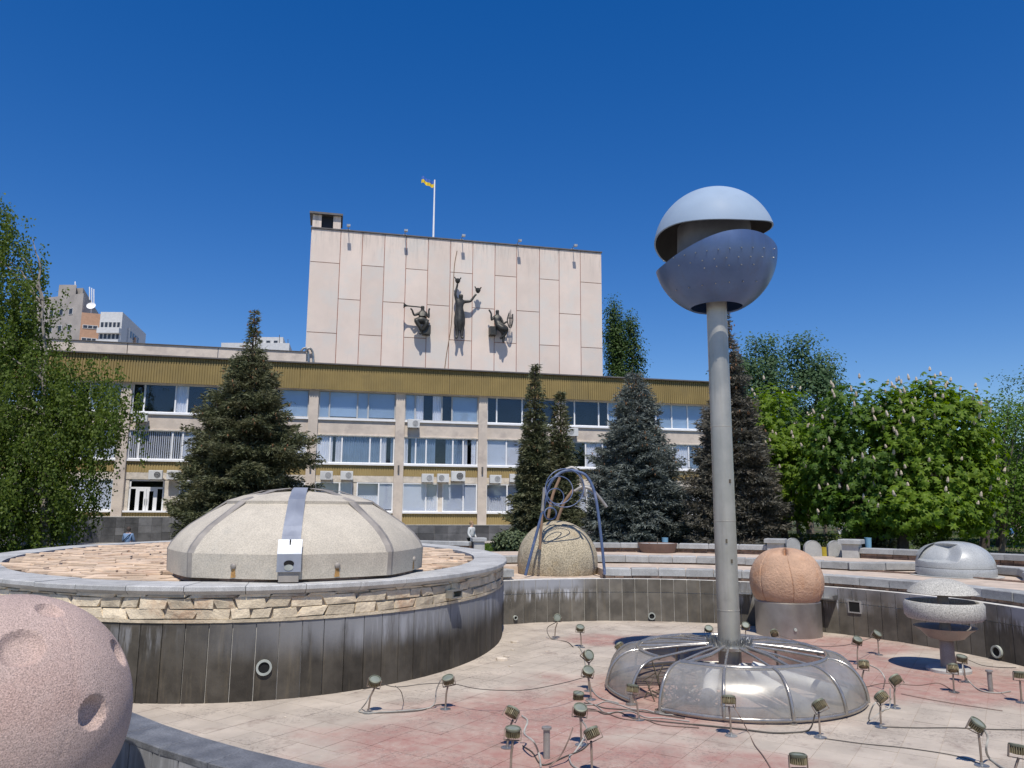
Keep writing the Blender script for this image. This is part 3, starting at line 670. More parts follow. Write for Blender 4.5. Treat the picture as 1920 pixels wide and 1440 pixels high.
pipe('hook_pipe', [(1077, 921), (1090, 914), (1106, 916), (1120, 928), (1138, 951)], .045, 'grey_pipe', PYD + .5)
pipe('brace_pipe', [(1027, 975), (1036, 930), (1050, 895)], .045, 'brown_pipe', PYD + 1.0)
pipe('brace_pipe', [(1045, 975), (1058, 942), (1075, 918)], .045, 'brown_pipe', PYD + 1.1)
def pring(cx, cy, r_px, Y=PYD - .12, th=.015, sq=1.0):
    m = MB(); m.tube([ony(cx + r_px * math.cos(q), cy + r_px * sq * math.sin(q), Y + .12 * math.cos(q)) for q in np.linspace(0, TWO, 40)[:-1]], th, 8, closed=True); under(m.build('ring', 'blue_paint', smooth=60), pipes)
pring(1048, 919, 26, sq=1.0); pring(1059, 915, 36); pring(1041, 932, 16); pring(1032, 963, 11, PYD + .6, .025)

# orange sphere on a steel drum
M('terracotta', (0.50, 0.315, 0.205), 0.85, var=0.14, scale=2.5, bump=0.8, bscale=16, bdist=0.04, col2=(0.46, 0.25, 0.14), c2s=1.5, c2t=(0.5, 0.72))
M('drum_steel', (0.36, 0.34, 0.31), 0.4, metal=.75, var=0.15, scale=1.5, bump=0.08, bscale=14)
OD = 20.05; OX = 7.045; oz = .56; ORr = .905
osph = empty('terracotta_sphere', (OX, OD, ZP), label='orange terracotta sphere with petal creases on a steel drum in the pool', cat='sculpture')
mb = MB(); NV, NU = 70, 420
Vp = []
for j in range(NV + 1):
    t = math.pi * j / NV
    for i in range(NU):
        a = TWO * i / NU; st = math.sin(t); z = math.cos(t)
        aa_ = a - 4.50; crease = 0.035 * math.exp(-((((aa_ * 7 / TWO + .5 + .06 * math.sin(t * 2.5)) % 1) - .5) / .013) ** 2) * (1 if .3 < t < 2.45 else 0) * st ** .4
        notch = 0
        if t < .70: notch = .26 * math.exp(-((a - 4.36) / .20) ** 2) * (1 - t / .70) ** .5 * min(1, t / .12) + .06 * (1 - t / .70)
        r_ = ORr * (1 - crease); Vp.append((r_ * st * math.cos(a), r_ * st * math.sin(a), oz - ZP + ORr * (z * .97 - notch)))
for j in range(NV):
    for i in range(NU): mb.f.append((j * NU + i, (j + 1) * NU + i, (j + 1) * NU + (i + 1) % NU, j * NU + (i + 1) % NU))
mb.v = Vp; mb.build('sphere_body', 'terracotta', osph, smooth=50)
zt = ony(1476, 1143, OD)[2] - ZP; mb = MB(); mb.lathe([(.80, 0), (.80, zt + .22), (.70, zt + .3)], 48); mb.build('drum', 'drum_steel', osph, smooth=40)
mb = MB(); mb.lathe([(0, .03), (.035, .03), (.04, 0)], 14); o = mb.build('valve_cap', 'pvc', osph); o.rotation_euler = (R(90), 0, 0); o.location = (-.12, -.80, .22)

# granite mushroom fountain: cap, ring, bowl, stem
M('speckled_granite', (0.46, 0.44, 0.39), 0.8, var=0.12, scale=3, bump=0.5, bscale=50, bdist=.01, speck=0.7, speckscale=50)
M('smooth_granite', (0.31, 0.27, 0.23), 0.45, var=0.12, scale=3, bump=0.06, bscale=40, speck=0.3)
MP = onz(1779, 1258, ZP); MY = MP[1]; zf = lambda y: ony(1770, y, MY)[2] - ZP; mpx = MY / 1430
mush = empty('mushroom_fountain', (MP[0], MY, ZP), label='speckled granite fountain with dome cap, ring and bowl on a stem', cat='fountain')
mb = MB(); mb.lathe([(0, 0), (.40, 0), (.40, .05), (.36, .07), (0, .07)], 40); mb.build('base', 'concrete', mush)
zb_, zr0, zr1, zc0, zc1 = zf(1199), zf(1160), zf(1127), zf(1111), zf(1084)
mb = MB(); mb.lathe([(.135, .07), (.125, zb_), (.10, zb_ + .05), (.10, zc0 + .1), (0, zc0 + .1)], 28); mb.build('stem', 'smooth_granite', mush, smooth=40)
rb = 52 * mpx; mb = MB(); mb.lathe([(.10, zb_ - .02), (.32, zb_ + .035), (rb * .8, zb_ + .17), (rb, zf(1175)), (rb - .04, zf(1175)), (rb * .7, zb_ + .2), (.1, zb_ + .1)], 48); mb.build('bowl', 'smooth_granite', mush, smooth=40)
rg = 65 * mpx; mb = MB(); pr = [(rg - .16, zr0 + .01), (rg - .05, zr0), (rg, zr0 + .06), (rg + .005, zr1 - .05), (rg - .03, zr1), (rg - .09, zr1), (rg - .12, zr1 - .04), (rg - .16, zr0 + .03), (rg - .16, zr0 + .01)]; mb.lathe(pr, 56); mb.build('ring', 'speckled_granite', mush, smooth=40)
mb = MB()
for k in range(3):
    a = TWO * k / 3 + .4; mb.tube([(0.08 * math.cos(a), .08 * math.sin(a), (zr0 + zr1) / 2), ((rg - .14) * math.cos(a), (rg - .14) * math.sin(a), (zr0 + zr1) / 2)], .025, 6)
mb.build('ring_bracket', 'steel_dull', mush)
rc = 58 * mpx; mb = MB(); mb.lathe([(0, zc1), (rc * .3, zc1 - .015), (rc * .6, zc1 - .075), (rc * .85, zc1 - .17), (rc, zc0), (rc - .03, zc0 - .01), (rc * .6, zc0 + .10), (0, zc0 + .16)], 48); mb.build('cap', 'speckled_granite', mush, smooth=40)

# polished granite saucer on the lower terrace
M('polished_granite', (0.40, 0.41, 0.40), 0.3, var=0.08, scale=2, bump=0.05, bscale=60, speck=0.45, speckscale=70, spec=0.6)
GP = onz(1790, 1084, .62); gR = 72 * GP[1] / 1430 * .95; gy = GP[1] + gR * .9; GP2 = ony(1790, 1050, gy); gz = lambda y: ony(1790, y, gy)[2] - .62
gs = empty('granite_saucer', (GP2[0], gy, .615), label='polished grey granite saucer with a scooped hollow on the terrace', cat='sculpture')
z1_, z2_ = .22, 1.0
mb = MB(); mb.lathe([(gR * .985, 0), (gR, .05), (gR, z1_ - .02), (gR * .99, z1_)], 64); mb.build('plinth', 'polished_granite', gs, smooth=40)
mb = MB(); mb.lathe([(gR * 1.14, 0), (gR * 1.16, .012), (gR * 0.9, .013)], 48); mb.build('collar', 'concrete', gs)
mb = MB(); NV, NU = 70, 240; H = gz(1015) - z1_; V = []
for j in range(NV + 1):
    t = (math.pi / 2) * j / NV
    for i in range(NU): a = TWO * i / NU; V.append((gR * .99 * math.cos(t) ** .8 * math.cos(a), gR * .99 * math.cos(t) ** .8 * math.sin(a), z1_ + .01 + H * math.sin(t) ** .95))
V = np.array(V); org = np.array([GP2[0], gy, .615]); sc_c = ony(1756, 1037, gy - gR * .75) - org   # scooped hollow facing the pool, left of centre
ex_ = np.array([math.cos(R(-32)), math.sin(R(-32)), 0]); ez_ = np.array([0, 0, 1.0]); dv = V - sc_c
e = np.maximum(np.abs(dv @ ex_ + (dv @ ez_) * -.2) / .50, np.abs((dv @ ez_)) / .23) * .65 + np.sqrt(((dv @ ex_) / .52) ** 2 + ((dv @ ez_) / .24) ** 2) * .35
k = np.clip((1.12 - e) / .34, 0, 1) * (V[:, 1] < .1); k = k * k * (3 - 2 * k)
V += k[:, None] * np.array([.05, .36, -.03])
mb.v = [tuple(p) for p in V]
for j in range(NV):
    for i in range(NU): mb.f.append((j * NU + i, j * NU + (i + 1) % NU, (j + 1) * NU + (i + 1) % NU, (j + 1) * NU + i))
mb.build('saucer_body', 'polished_granite', gs, smooth=45)
mb = MB(); th = R(-38); mb.tube([(gR * .992 * math.cos(t) ** .8 * math.cos(th), gR * .992 * math.cos(t) ** .8 * math.sin(th), z1_ + .01 + H * math.sin(t) ** .95) for t in np.linspace(0, 1.35, 20)], .006, 5); mb.build('seam', 'groove', gs)

# planter bowl, arch-topped slabs, bins
M('planter_brown', (0.20, 0.13, 0.10), 0.75, var=0.15, scale=4, bump=0.2, rand=.1)
pp = onz(1233, 1036, .815); pr_ = 36 * pp[1] / 1430
pl = empty('planter_bowl', (pp[0], pp[1], .815), label='wide brown planter bowl on the upper terrace', cat='planter')
mb = MB(); mb.lathe([(pr_ * .82, 0), (pr_ * .86, .04), (pr_ * .98, .30), (pr_, .33), (pr_ * .94, .335), (pr_ * .90, .28), (0, .27)], 40); mb.build('bowl', 'planter_brown', pl, smooth=30)
mb = MB(); mb.tube([(0, 0, .27), (.01, 0, .52)], .012, 6); mb.build('stem', 'groove', pl)
M('arch_stone', (0.38, 0.375, 0.35), 0.85, var=0.1, scale=4, bump=0.2, speck=.25)
for (px, w, lab) in ((1487, 24, 'arch-topped stone slab half hidden behind the orange sphere'), (1524, 30, 'arch-topped stone slab in the middle of the three'), (1567, 28, 'arch-topped stone slab next to the right pillar')):
    p = onz(px, 1043 if px > 1500 else 1036, .815); hw = w / 2 * p[1] / 1430; h = .52; poly = [(-hw, 0), (hw, 0), (hw, h - hw)] + [(hw * math.cos(q), h - hw + hw * math.sin(q)) for q in np.linspace(0, math.pi, 14)[1:-1]] + [(-hw, h - hw)]
    o = empty('arch_slab', (p[0], p[1], .815), R(-6), label=lab, cat='stone slab', group='arch-topped slabs in the parapet gap'); m = MB(); n_ = len(poly); tk = .20
    m.add([(x, -tk / 2, z) for x, z in poly] + [(x, tk / 2, z) for x, z in poly], [tuple(range(n_)), tuple(range(2 * n_ - 1, n_ - 1, -1))] + [(i, n_ + i, n_ + (i + 1) % n_, (i + 1) % n_) for i in range(n_)]); m.build('slab_body', 'arch_stone', o, smooth=30)
    m = MB(); m.tube([(x * .86, -tk / 2 - .002, .05 + z * .9) for x, z in poly[2:-1]], .008, 5); m.build('raised_edge', 'arch_stone', o)
M('bin_blue', (0.20, 0.38, 0.52), 0.5, var=0.1); M('bin_yellow', (0.50, 0.36, 0.03), 0.5, var=0.1)
for (px, py, Y, col, w, h, lab) in ((1247, 1020, 32, 'bin_blue', .26, .5, 'light blue litter bin in front of the grey-blue spruce'), (1577, 1026, 29.5, 'bin_blue', .32, .5, 'light blue litter bin behind the right parapet pillar'), (1545, 1038, 29.5, 'bin_yellow', .34, .45, 'yellow box seen between the arch-topped slabs'), (1628, 1020, 36, 'bin_blue', .3, .5, 'small blue bin under the chestnut trees')):
    p = ony(px, py, Y); o = empty('litter_bin', (p[0], Y, 0), label=lab, cat='bin'); zt = ony(px, py - 12, Y)[2]; m = MB(); m.lathe([(w * .42, zt - h), (w / 2, zt - .03), (w * .52, zt), (w * .44, zt), (w * .4, zt - h + .05)], 20); m.build('bin_body', col, o, smooth=40)
    m = MB(); m.tube([(0, w * .45, 0), (0, w * .45, zt - .05)], .03, 8); m.build('post', 'steel_dull', o)

# ================================================================== pole with the split ball
def _streak(amt, dark):   # dirt run down by rain
    def f(t, c, b):
        k = maprange(t, noise(t, 1.0, 6, .7, pos_scaled(t, (7, 7, .55))), .5, .72)
        c = mixc(t, math_(t, 'MULTIPLY', k, amt), c, dark)
        return mixc(t, math_(t, 'MULTIPLY', maprange(t, noise(t, 2.3, 6, .7), .6, .75), amt), c, dark)
    return f
M('pole_paint', (0.45, 0.425, 0.365), 0.42, metal=.6, var=0.12, scale=1.4, bump=0.1, bscale=10, extra=_streak(.35, (.27, .24, .20)))
M('ball_paint', (0.10, 0.155, 0.285), 0.40, metal=.4, var=0.12, scale=1.2, bump=0.08, bscale=8, extra=_streak(.3, (.10, .11, .13)))
M('ball_top', (0.285, 0.365, 0.465), 0.6, metal=.0, spec=.2, var=0.05, scale=1.0, bump=0.04, bscale=8)
M('drum_dark', (.15, .155, .165), .7, var=.15, bump=.05)
M('ball_inside', (0.10, 0.095, 0.09), 0.8, var=.15, bump=0)
PX, PY = 3.80, 13.95
PX = ony(1356, 900, PY)[0]
ball_c = np.array([3.846, PY, 7.12]); BR = 1.135
pole = empty('ball_column', (PX, PY, ZP), label='tall grey column topped by a split metal ball', cat='sculpture')
bx, by, bz = ball_c[0] - PX, 0.0, ball_c[2] - ZP
mb = MB(); mb.lathe([(.20, 0), (.195, 1.0), (.185, bz - .2), (.18, bz + BR * .75), (0, bz + BR * .75)], 36); mb.build('column', 'pole_paint', pole, smooth=40)
fv = (ball_c - EYE) / np.linalg.norm(ball_c - EYE); rv = np.cross(fv, [0, 0, 1.0]); rv /= np.linalg.norm(rv); uv = np.cross(rv, fv)
def rim_table(front, extra):
    T = []
    for (x, z, sgn) in front + extra:
        q = max(0, 1 - x * x - z * z); d = rv * x + uv * z + fv * (sgn * math.sqrt(q)); T.append((math.atan2(d[1], d[0]), d[2] / np.linalg.norm(d)))
    T.sort(); T = [(T[-1][0] - TWO, T[-1][1])] + T + [(T[0][0] + TWO, T[0][1])]; return np.array(T)
bowlT = rim_table([(-.98, -.24, -1), (-.82, -.1, -1), (-.54, .09, -1), (-.24, .24, -1), (.05, .35, -1), (.34, .39, -1), (.62, .35, -1), (.84, .24, -1), (.98, .07, -1)], [(.8, -.2, 1), (.3, -.45, 1), (-.3, -.55, 1), (-.8, -.42, 1)])
capT = rim_table([(-.95, .24, -1), (-.8, .35, -1), (-.61, .42, -1), (-.31, .44, -1), (-.04, .43, -1), (.25, .405, -1), (.53, .37, -1), (.78, .35, -1), (.93, .33, -1)], [(-.97, -.02, 1), (-.83, -.22, 1), (-.4, -.28, 1), (.1, -.12, 1), (.5, .06, 1), (.81, .17, 1)])
def shell(name, T, below, mat, cz, thick=.03):
    m = MB(); NA, NZ_ = 96, 24; th = np.linspace(-math.pi, math.pi, NA + 1)[:-1]
    rim = np.interp(th, T[:, 0], T[:, 1]); rim = np.convolve(np.r_[rim[-3:], rim, rim[:3]], np.ones(7) / 7, 'valid')
    for side in (0, 1):
        rr = BR - thick * side
        for j in range(NZ_ + 1):
            for i in range(NA):
                p0 = math.asin(np.clip(rim[i], -.98, .98)); p1 = math.asin(-.905) if below else math.pi / 2 - .002
                p = p0 + (p1 - p0) * j / NZ_; m.v.append((bx + rr * math.cos(p) * math.cos(th[i]), by + rr * math.cos(p) * math.sin(th[i]), cz + rr * math.sin(p)))
    L = NA * (NZ_ + 1)
    for j in range(NZ_):
        for i in range(NA):
            a, b, c, d = j * NA + i, j * NA + (i + 1) % NA, (j + 1) * NA + (i + 1) % NA, (j + 1) * NA + i
            m.f.append((a, d, c, b) if below else (a, b, c, d)); m.f.append(tuple(L + q for q in ((a, b, c, d) if below else (a, d, c, b))))
    for i in range(NA):
        k = (i + 1) % NA; m.f.append((i, k, L + k, L + i)); 
        if below: e = NZ_ * NA; m.f.append((e + i, L + e + i, L + e + k, e + k))
    o = m.build(name, mat, pole, smooth=40); o.data.materials.append(MATS['ball_inside'])
    nf = len(o.data.polygons)
    for q in range(NZ_ * NA): o.data.polygons[2 * q + 1].material_index = 1
    return o
shell('lower_bowl', bowlT, True, 'ball_paint', bz)
shell('upper_dome', capT, False, 'ball_top', bz + .17)
mb = MB(); mb.lathe([(BR * .62, bz - .1), (BR * .60, bz + BR * .5), (0, bz + BR * .5)], 40, (bx * .6, 0, 0)); mb.build('inner_drum', 'drum_dark', pole, smooth=40)
for zz_ in (1.35, 2.9, 4.6):
    mb = MB(); mb.lathe([(.19, zz_ - .015), (.2015 - zz_ * .002, zz_ - .008), (.2015 - zz_ * .002, zz_ + .008), (.185, zz_ + .015)], 32); mb.build('weld_seam', 'pole_paint', pole)
for zz_, aa_ in ((2.55, -1.75), (3.6, -1.2), (2.2, -1.35)):
    mb = MB(); mb.box((.193 * math.cos(aa_), .193 * math.sin(aa_), zz_), (.03, .03, .07), aa_); mb.build('clip', 'groove', pole)
stud = MB(); stud.lathe([(0, .022), (.009, .02), (.012, 0)], 8); stud = stud.mesh('stud', 'steel_dull', 50)
for row, (z0, n_, x0, x1) in enumerate(((.10, 11, -.80, .92), (-.04, 9, -.55, .90), (-.16, 5, -.16, .58), (-.42, 7, -.62, .62))):
    for i in range(n_):
        x = x0 + (x1 - x0) * i / (n_ - 1); z = z0 - .12 * (x - .2) ** 2
        q = 1 - x * x - z * z
        if q < .02: continue
        d = rv * x + uv * z - fv * math.sqrt(q); o = inst('stud', stud, pole, Vector((bx, by, bz)) + Vector(d * BR * 1.0)); o.rotation_mode = 'QUATERNION'; o.rotation_quaternion = Vector(d).to_track_quat('Z', 'Y')

# ================================================================== steel cage round the foot of the column
M('chrome', (0.36, 0.335, 0.30), 0.22, metal=.6, var=0.1, scale=5, bump=0.04, bscale=20)
def glassy(name, col, alpha, rough):
    m, t, b = newmat(name); out = t.nodes['Material Output']
    tr = t.nodes.new('ShaderNodeBsdfTransparent'); tr.inputs[0].default_value = (0.92, 0.92, 0.90, 1)
    mx = t.nodes.new('ShaderNodeMixShader'); n_ = noise(t, 2.2, 6, 0.7)
    t.links.new(maprange(t, n_, .3, .7, alpha - .14, alpha + .14), mx.inputs[0]); t.links.new(tr.outputs[0], mx.inputs[1]); t.links.new(b.outputs[0], mx.inputs[2])
    b.inputs['Base Color'].default_value = (*col, 1); b.inputs['Roughness'].default_value = rough; b.inputs['Metallic'].default_value = .25; b.inputs['Specular IOR Level'].default_value = .8
    t.links.new(mx.outputs[0], out.inputs[0]); return m
glassy('dusty_perspex', (0.40, 0.38, 0.34), 0.64, 0.32)
CR0, CZ0, CR1, CZ1 = 2.15, ZP + .055, 1.585, -.075
cage = empty('steel_cage', (PX, PY, ZP), label='round chrome tube cage with dusty clear panels at the column foot', cat='cage')
loc = lambda r, t, z: (r * math.cos(t), r * math.sin(t), z - ZP)
gap_t = math.atan2(onz(1206, 1330, ZP)[1] - PY, onz(1206, 1330, ZP)[0] - PX)
NRIB = 13; ribs = [gap_t + R(8) + (TWO - R(16)) * i / NRIB for i in range(NRIB + 1)]
def rib_pt(t, s):   # s 0 top ring .. 1 bottom ring
    q = s * math.pi / 2; return loc(CR1 + (CR0 + .03 - CR1) * math.sin(q) ** .9, t, CZ1 - (CZ1 - CZ0) * (1 - math.cos(q)))
for z_, r_ in ((CZ0, CR0), (CZ1, CR1)):
    m = MB(); m.tube([loc(r_, ribs[0] + (ribs[-1] - ribs[0]) * i / 96, z_) for i in range(97)], .034 if r_ == CR0 else .04, 10); m.build('hoop', 'chrome', cage, smooth=60)
for t in ribs:
    m = MB(); m.tube([rib_pt(t, s) for s in np.linspace(0, 1, 14)], .026, 8); m.build('rib', 'chrome', cage, smooth=60)
for i in range(NRIB):
    m = MB(); K, L = 6, 10
    for j in range(L + 1):
        for k in range(K + 1):
            t = ribs[i] + (ribs[i + 1] - ribs[i]) * (k / K * .97 + .015); m.v.append(tuple(np.array(rib_pt(t, .04 + .92 * j / L)) * [.988, .988, 1]))
    for j in range(L):
        for k in range(K): a = j * (K + 1) + k; m.f.append((a, a + K + 1, a + K + 2, a + 1))
    m.build('panel', 'dusty_perspex', cage, smooth=60)
for t in (ribs[0], ribs[-1]):
    m = MB(); m.tube([loc(CR0 + .03, t, CZ0), loc(CR0 + .03, t, ZP + .015)], .03, 8); m.lathe([(.09, 0), (.09, .02), (.03, .03)], 16, loc(CR0 + .03, t, ZP)); m.build('foot', 'chrome', cage, smooth=50)
for t in ribs[2:-2:3]:
    m = MB(); m.tube([loc(CR0, t, CZ0), loc(CR0, t, ZP + .01)], .02, 8); m.lathe([(.06, 0), (.06, .015), (.02, .02)], 14, loc(CR0, t, ZP)); m.build('foot', 'chrome', cage, smooth=50)
for k in range(6):
    t = gap_t + R(12) + TWO * k / 6; m = MB(); m.tube([loc(CR1, t, CZ1), loc(CR1 * .6, t + .12, -.02), loc(.34, t + .22, .03)], .032, 8); m.build('spoke', 'chrome', cage, smooth=60)
m = MB(); m.lathe([(.21, -.04 - ZP), (.42, -.04 - ZP), (.44, .01 - ZP), (.38, .03 - ZP), (.21, .03 - ZP)], 40); m.build('collar', 'steel_dull', cage, smooth=30)
for i in range(NRIB):
    if math.sin((ribs[i] + ribs[i + 1]) / 2) < .1: continue
    m = MB(); K = 5
    for (r_, z_) in ((.40, .0), (.95, -.03), (CR1 - .03, CZ1 - .01)):
        for k in range(K + 1): m.v.append(loc(r_, ribs[i] + (ribs[i + 1] - ribs[i]) * (k / K * .96 + .02), z_))
    for j in range(2):
        for k in range(K): a = j * (K + 1) + k; m.f.append((a, a + K + 1, a + K + 2, a + 1))
    m.build('top_panel', 'dusty_perspex', cage, smooth=60)
for i in range(0, NRIB + 1):
    m = MB(); m.tube([loc(CR1, ribs[i], CZ1), loc(.95, ribs[i], -.015), loc(.40, ribs[i], .015)], .022, 7); m.build('top_rib', 'chrome', cage, smooth=60)
m = MB()
for i in range(150):
    t = TWO * i / 75 + random.random() * .05; r_ = .27 if i < 75 else .36; z0 = .02
    m.tube([loc(r_, t, z0), loc(r_ + random.uniform(0, .06), t + random.uniform(-.05, .05), z0 + random.uniform(.07, .14))], [.012, .004], 4)
m.build('nozzle_bristles', 'steel_dull', cage, kind='stuff')
m = MB(); 
for i in range(70):
    t = gap_t + random.gauss(.0, .25); r_ = random.uniform(.5, 1.6); c = np.array(loc(r_, t, ZP + .03)); m.tube([c, c + rng.normal(size=3) * .14 + [0, 0, .08], c + rng.normal(size=3) * .2 + [0, 0, .12]], .012, 4)
m.build('cable_tangle', 'groove', cage, kind='stuff')
M('white_pipe', (0.60, 0.59, 0.55), 0.6, var=.12)
for (ta_, tb_, r0, r1) in ((R(-78), R(-70), .4, 1.85), (R(-40), R(-34), .4, 1.9), (R(-140), R(-120), .5, 1.4)):
    m = MB(); m.tube([loc(r0, ta_, -.33), loc(r1, tb_, ZP + .16)], .115, 16); m.build('inner_pipe', 'white_pipe', cage, smooth=50)
for k in range(6):
    t = TWO * k / 6 + .3; m = MB(); m.tube([loc(.25, t, ZP + .30), loc(1.9, t + .5, ZP + .06)], .022, 6); m.build('inner_bar', 'weathered_steel', cage)

# ================================================================== floodlights on stems
M('lamp_body', (0.23, 0.195, 0.115), 0.6, metal=.3, var=0.25, scale=9, bump=0.15, rand=.25)
M('lamp_rim', (0.17, 0.18, 0.13), 0.6, metal=.2, var=0.25, scale=9, bump=0.15, rand=.25)
M('lamp_glass', (0.20, 0.22, 0.18), 0.5, var=.2, bump=.05)
M('lamp_stem', (0.29, 0.23, 0.18), 0.6, metal=.3, var=0.2, scale=9, bump=0.1)
def lamp_meshes():
    b = MB(); b.lathe([(0, -.085), (.055, -.08), (.062, -.06), (.062, 0)], 20)
    for k in range(22):
        a = TWO * k / 22; b.box((.072 * math.cos(a), .072 * math.sin(a), -.04), (.03, .007, .075), a)
    r = MB(); r.lathe([(.066, -.004), (.088, -.004), (.092, .004), (.092, .022), (.078, .028), (.074, .016)], 28)
    g = MB(); g.lathe([(0, .02), (.05, .019), (.076, .014)], 28)
    y = MB()
    for s in (-1, 1): y.box((s * .100, 0, -.055), (.008, .03, .13))
    y.box((0, 0, -.118), (.208, .03, .008))
    return b.mesh('head', 'lamp_body', 30), r.mesh('rim', 'lamp_rim', 30), g.mesh('lens', 'lamp_glass', 30), y.mesh('bracket', 'lamp_stem')
LH, LR, LG, LYK = lamp_meshes()
base_me = MB(); base_me.lathe([(.085, 0), (.085, .008), (.02, .012), (.018, .05)], 20); base_me = base_me.mesh('base', 'steel_dull', 30)
lamps = [  # base px, head px, tilt (deg, which way the glass leans: x right, y away), description
 (690, 1337, 703, 1275, 12, -25, 'floodlight nearest the tiled platform wall, left of the pair'), (835, 1330, 840, 1272, -12, -20, 'floodlight right of the pair by the platform wall'),
 (1040, 1198, 1045, 1158, 0, -80, 'pale floodlight facing the viewer before the far wall'), (1090, 1214, 1088, 1176, 5, -25, 'floodlight beside the pale one at the far wall'),
 (1160, 1243, 1160, 1210, -35, 30, 'floodlight at the shadow edge left of the cage'), (1330, 1205, 1329, 1178, 0, -35, 'floodlight just left of the column behind the cage'),
 (1398, 1200, 1398, 1172, 0, -45, 'floodlight just right of the column behind the cage'), (1451, 1215, 1451, 1186, 0, 60, 'floodlight in front of the steel drum'),
 (1608, 1245, 1608, 1199, 8, -30, 'left floodlight of the two right of the cage near the far wall'), (1648, 1228, 1645, 1188, 25, -35, 'right floodlight of the two near the far wall'),
 (1617, 1292, 1619, 1243, 12, 35, 'floodlight with a looping cable right behind the cage'), (1678, 1328, 1677, 1272, -25, 45, 'floodlight tilted left at the right of the cage'),
 (1652, 1364, 1650, 1304, -30, 45, 'floodlight closest to the right edge of the cage'), (1538, 1383, 1534, 1318, -25, 35, 'floodlight before the right half of the cage'),
 (1371, 1380, 1366, 1308, 5, 20, 'floodlight before the middle of the cage'), (1198, 1350, 1186, 1287, 8, 15, 'floodlight before the left half of the cage'),
 (1108, 1312, 1103, 1257, 10, -35, 'lower floodlight of the cluster left of the cage'), (1104, 1296, 1104, 1228, 40, -50, 'upper floodlight of the cluster left of the cage'),
 (1090, 1397, 1088, 1328, 5, -25, 'floodlight behind the small post, right side'), (1110, 1452, 1108, 1370, -25, 25, 'floodlight right of the small post in front'),
 (951, 1402, 962, 1332, 30, 30, 'brown floodlight tilted right, behind the green one'), (957, 1462, 962, 1368, 3, -4, 'greenish floodlight in front of the small post'),
 (1497, 1500, 1496, 1418, 0, 5, 'floodlight cut by the bottom edge of the picture'), (1841, 1436, 1833, 1356, 25, -25, 'tall floodlight at the lower right with thick cable'),
 (1902, 1490, 1908, 1400, 10, 10, 'floodlight in the lower right corner'), (1789, 1298, 1786, 1250, 12, 35, 'floodlight right before the mushroom fountain stem'),
 (1811, 1279, 1803, 1232, 3, -12, 'floodlight right of the mushroom fountain stem'), (1916, 1318, 1911, 1262, 5, 10, 'floodlight at the right edge near the small post'),
]
LAMP_POS = []
for k, (bx_, by_, hx, hy, tx, ty, lab) in enumerate(lamps):
    p = onz(bx_, by_, ZP); h = ony(hx, hy, p[1]); o = empty('floodlight', (p[0], p[1], ZP), label=lab, cat='floodlight', group='floodlights standing in the empty pool')
    hl = Vector(h) - Vector((p[0], p[1], ZP)); rot = (R(-ty), R(tx), random.uniform(-.6, .6)); q = Matrix.Rotation(R(tx), 4, 'Y') @ Matrix.Rotation(R(-ty), 4, 'X')
    e = q.to_euler()
    hd = inst('head', LH, o, hl, e); inst('rim', LR, hd); inst('lens', LG, hd)
    br = inst('bracket', LYK, o, hl, (e[0] * .4, e[1], 0))
    m = MB(); m.tube([(0, 0, .01), (hl.x * .3, 0, hl.z * .5), (hl.x, hl.y, hl.z - .115)], .014, 8); m.build('stem', 'lamp_stem', o, smooth=60)
    inst('base', base_me, o); LAMP_POS.append(Vector((p[0], p[1], ZP)))
# a lamp head lying on the floor
p = onz(1085, 1312, ZP); o = empty('floodlight', (p[0], p[1], ZP), label='fallen floodlight head lying on the floor left of the cage', cat='floodlight', group='floodlights standing in the empty pool')
hd = inst('head', LH, o, (0, 0, .09), (.15, .1, 0)); inst('rim', LR, hd); inst('lens', LG, hd)
# short pipe posts
for (px, py, yt, lab, r_) in ((1025, 1422, 1362, 'short grey pipe post with a flat cap among the front lamps', .042), (1858, 1297, 1256, 'short pipe post at the right between lamps', .04)):
    p = onz(px, py, ZP); h = ony(px, yt, p[1])[2] - ZP; o = empty('pipe_post', (p[0], p[1], ZP), label=lab, cat='post')
    m = MB(); m.tube([(0, 0, 0), (0, 0, h - .03)], r_, 16); m.build('post', 'grey_pipe', o, smooth=50)
    m = MB(); m.lathe([(0, h), (r_ * 1.5, h - .005), (r_ * 1.5, h - .03), (r_, h - .035)], 20); m.build('cap', 'grey_pipe', o, smooth=30)

# cables lying on the floor
M('cable_dark', (0.09, 0.08, 0.065), 0.7, bump=0); M('cable_pale', (0.36, 0.35, 0.31), 0.6, bump=0); M('cable_brown', (0.20, 0.14, 0.11), 0.7, bump=0)
def cable(L, r_, mat, lab, lift=None):
    pts = []
    for i, q in enumerate(L):
        z = ZP + r_ + (q[2] if len(q) > 2 else 0.004); g = onz(q[0], q[1], ZP) if len(q) < 3 else None
        if g is None:
            base = onz(q[0], q[3] if len(q) > 3 else q[1], ZP); g = ony(q[0], q[1], base[1]); z = g[2]
        pts.append((g[0], g[1], z))
    m = MB(); m.tube(spline(pts, 6), r_, 6); m.build('cable', mat, smooth=60, label=lab, cat='cable', group='cables between the pool lamps')
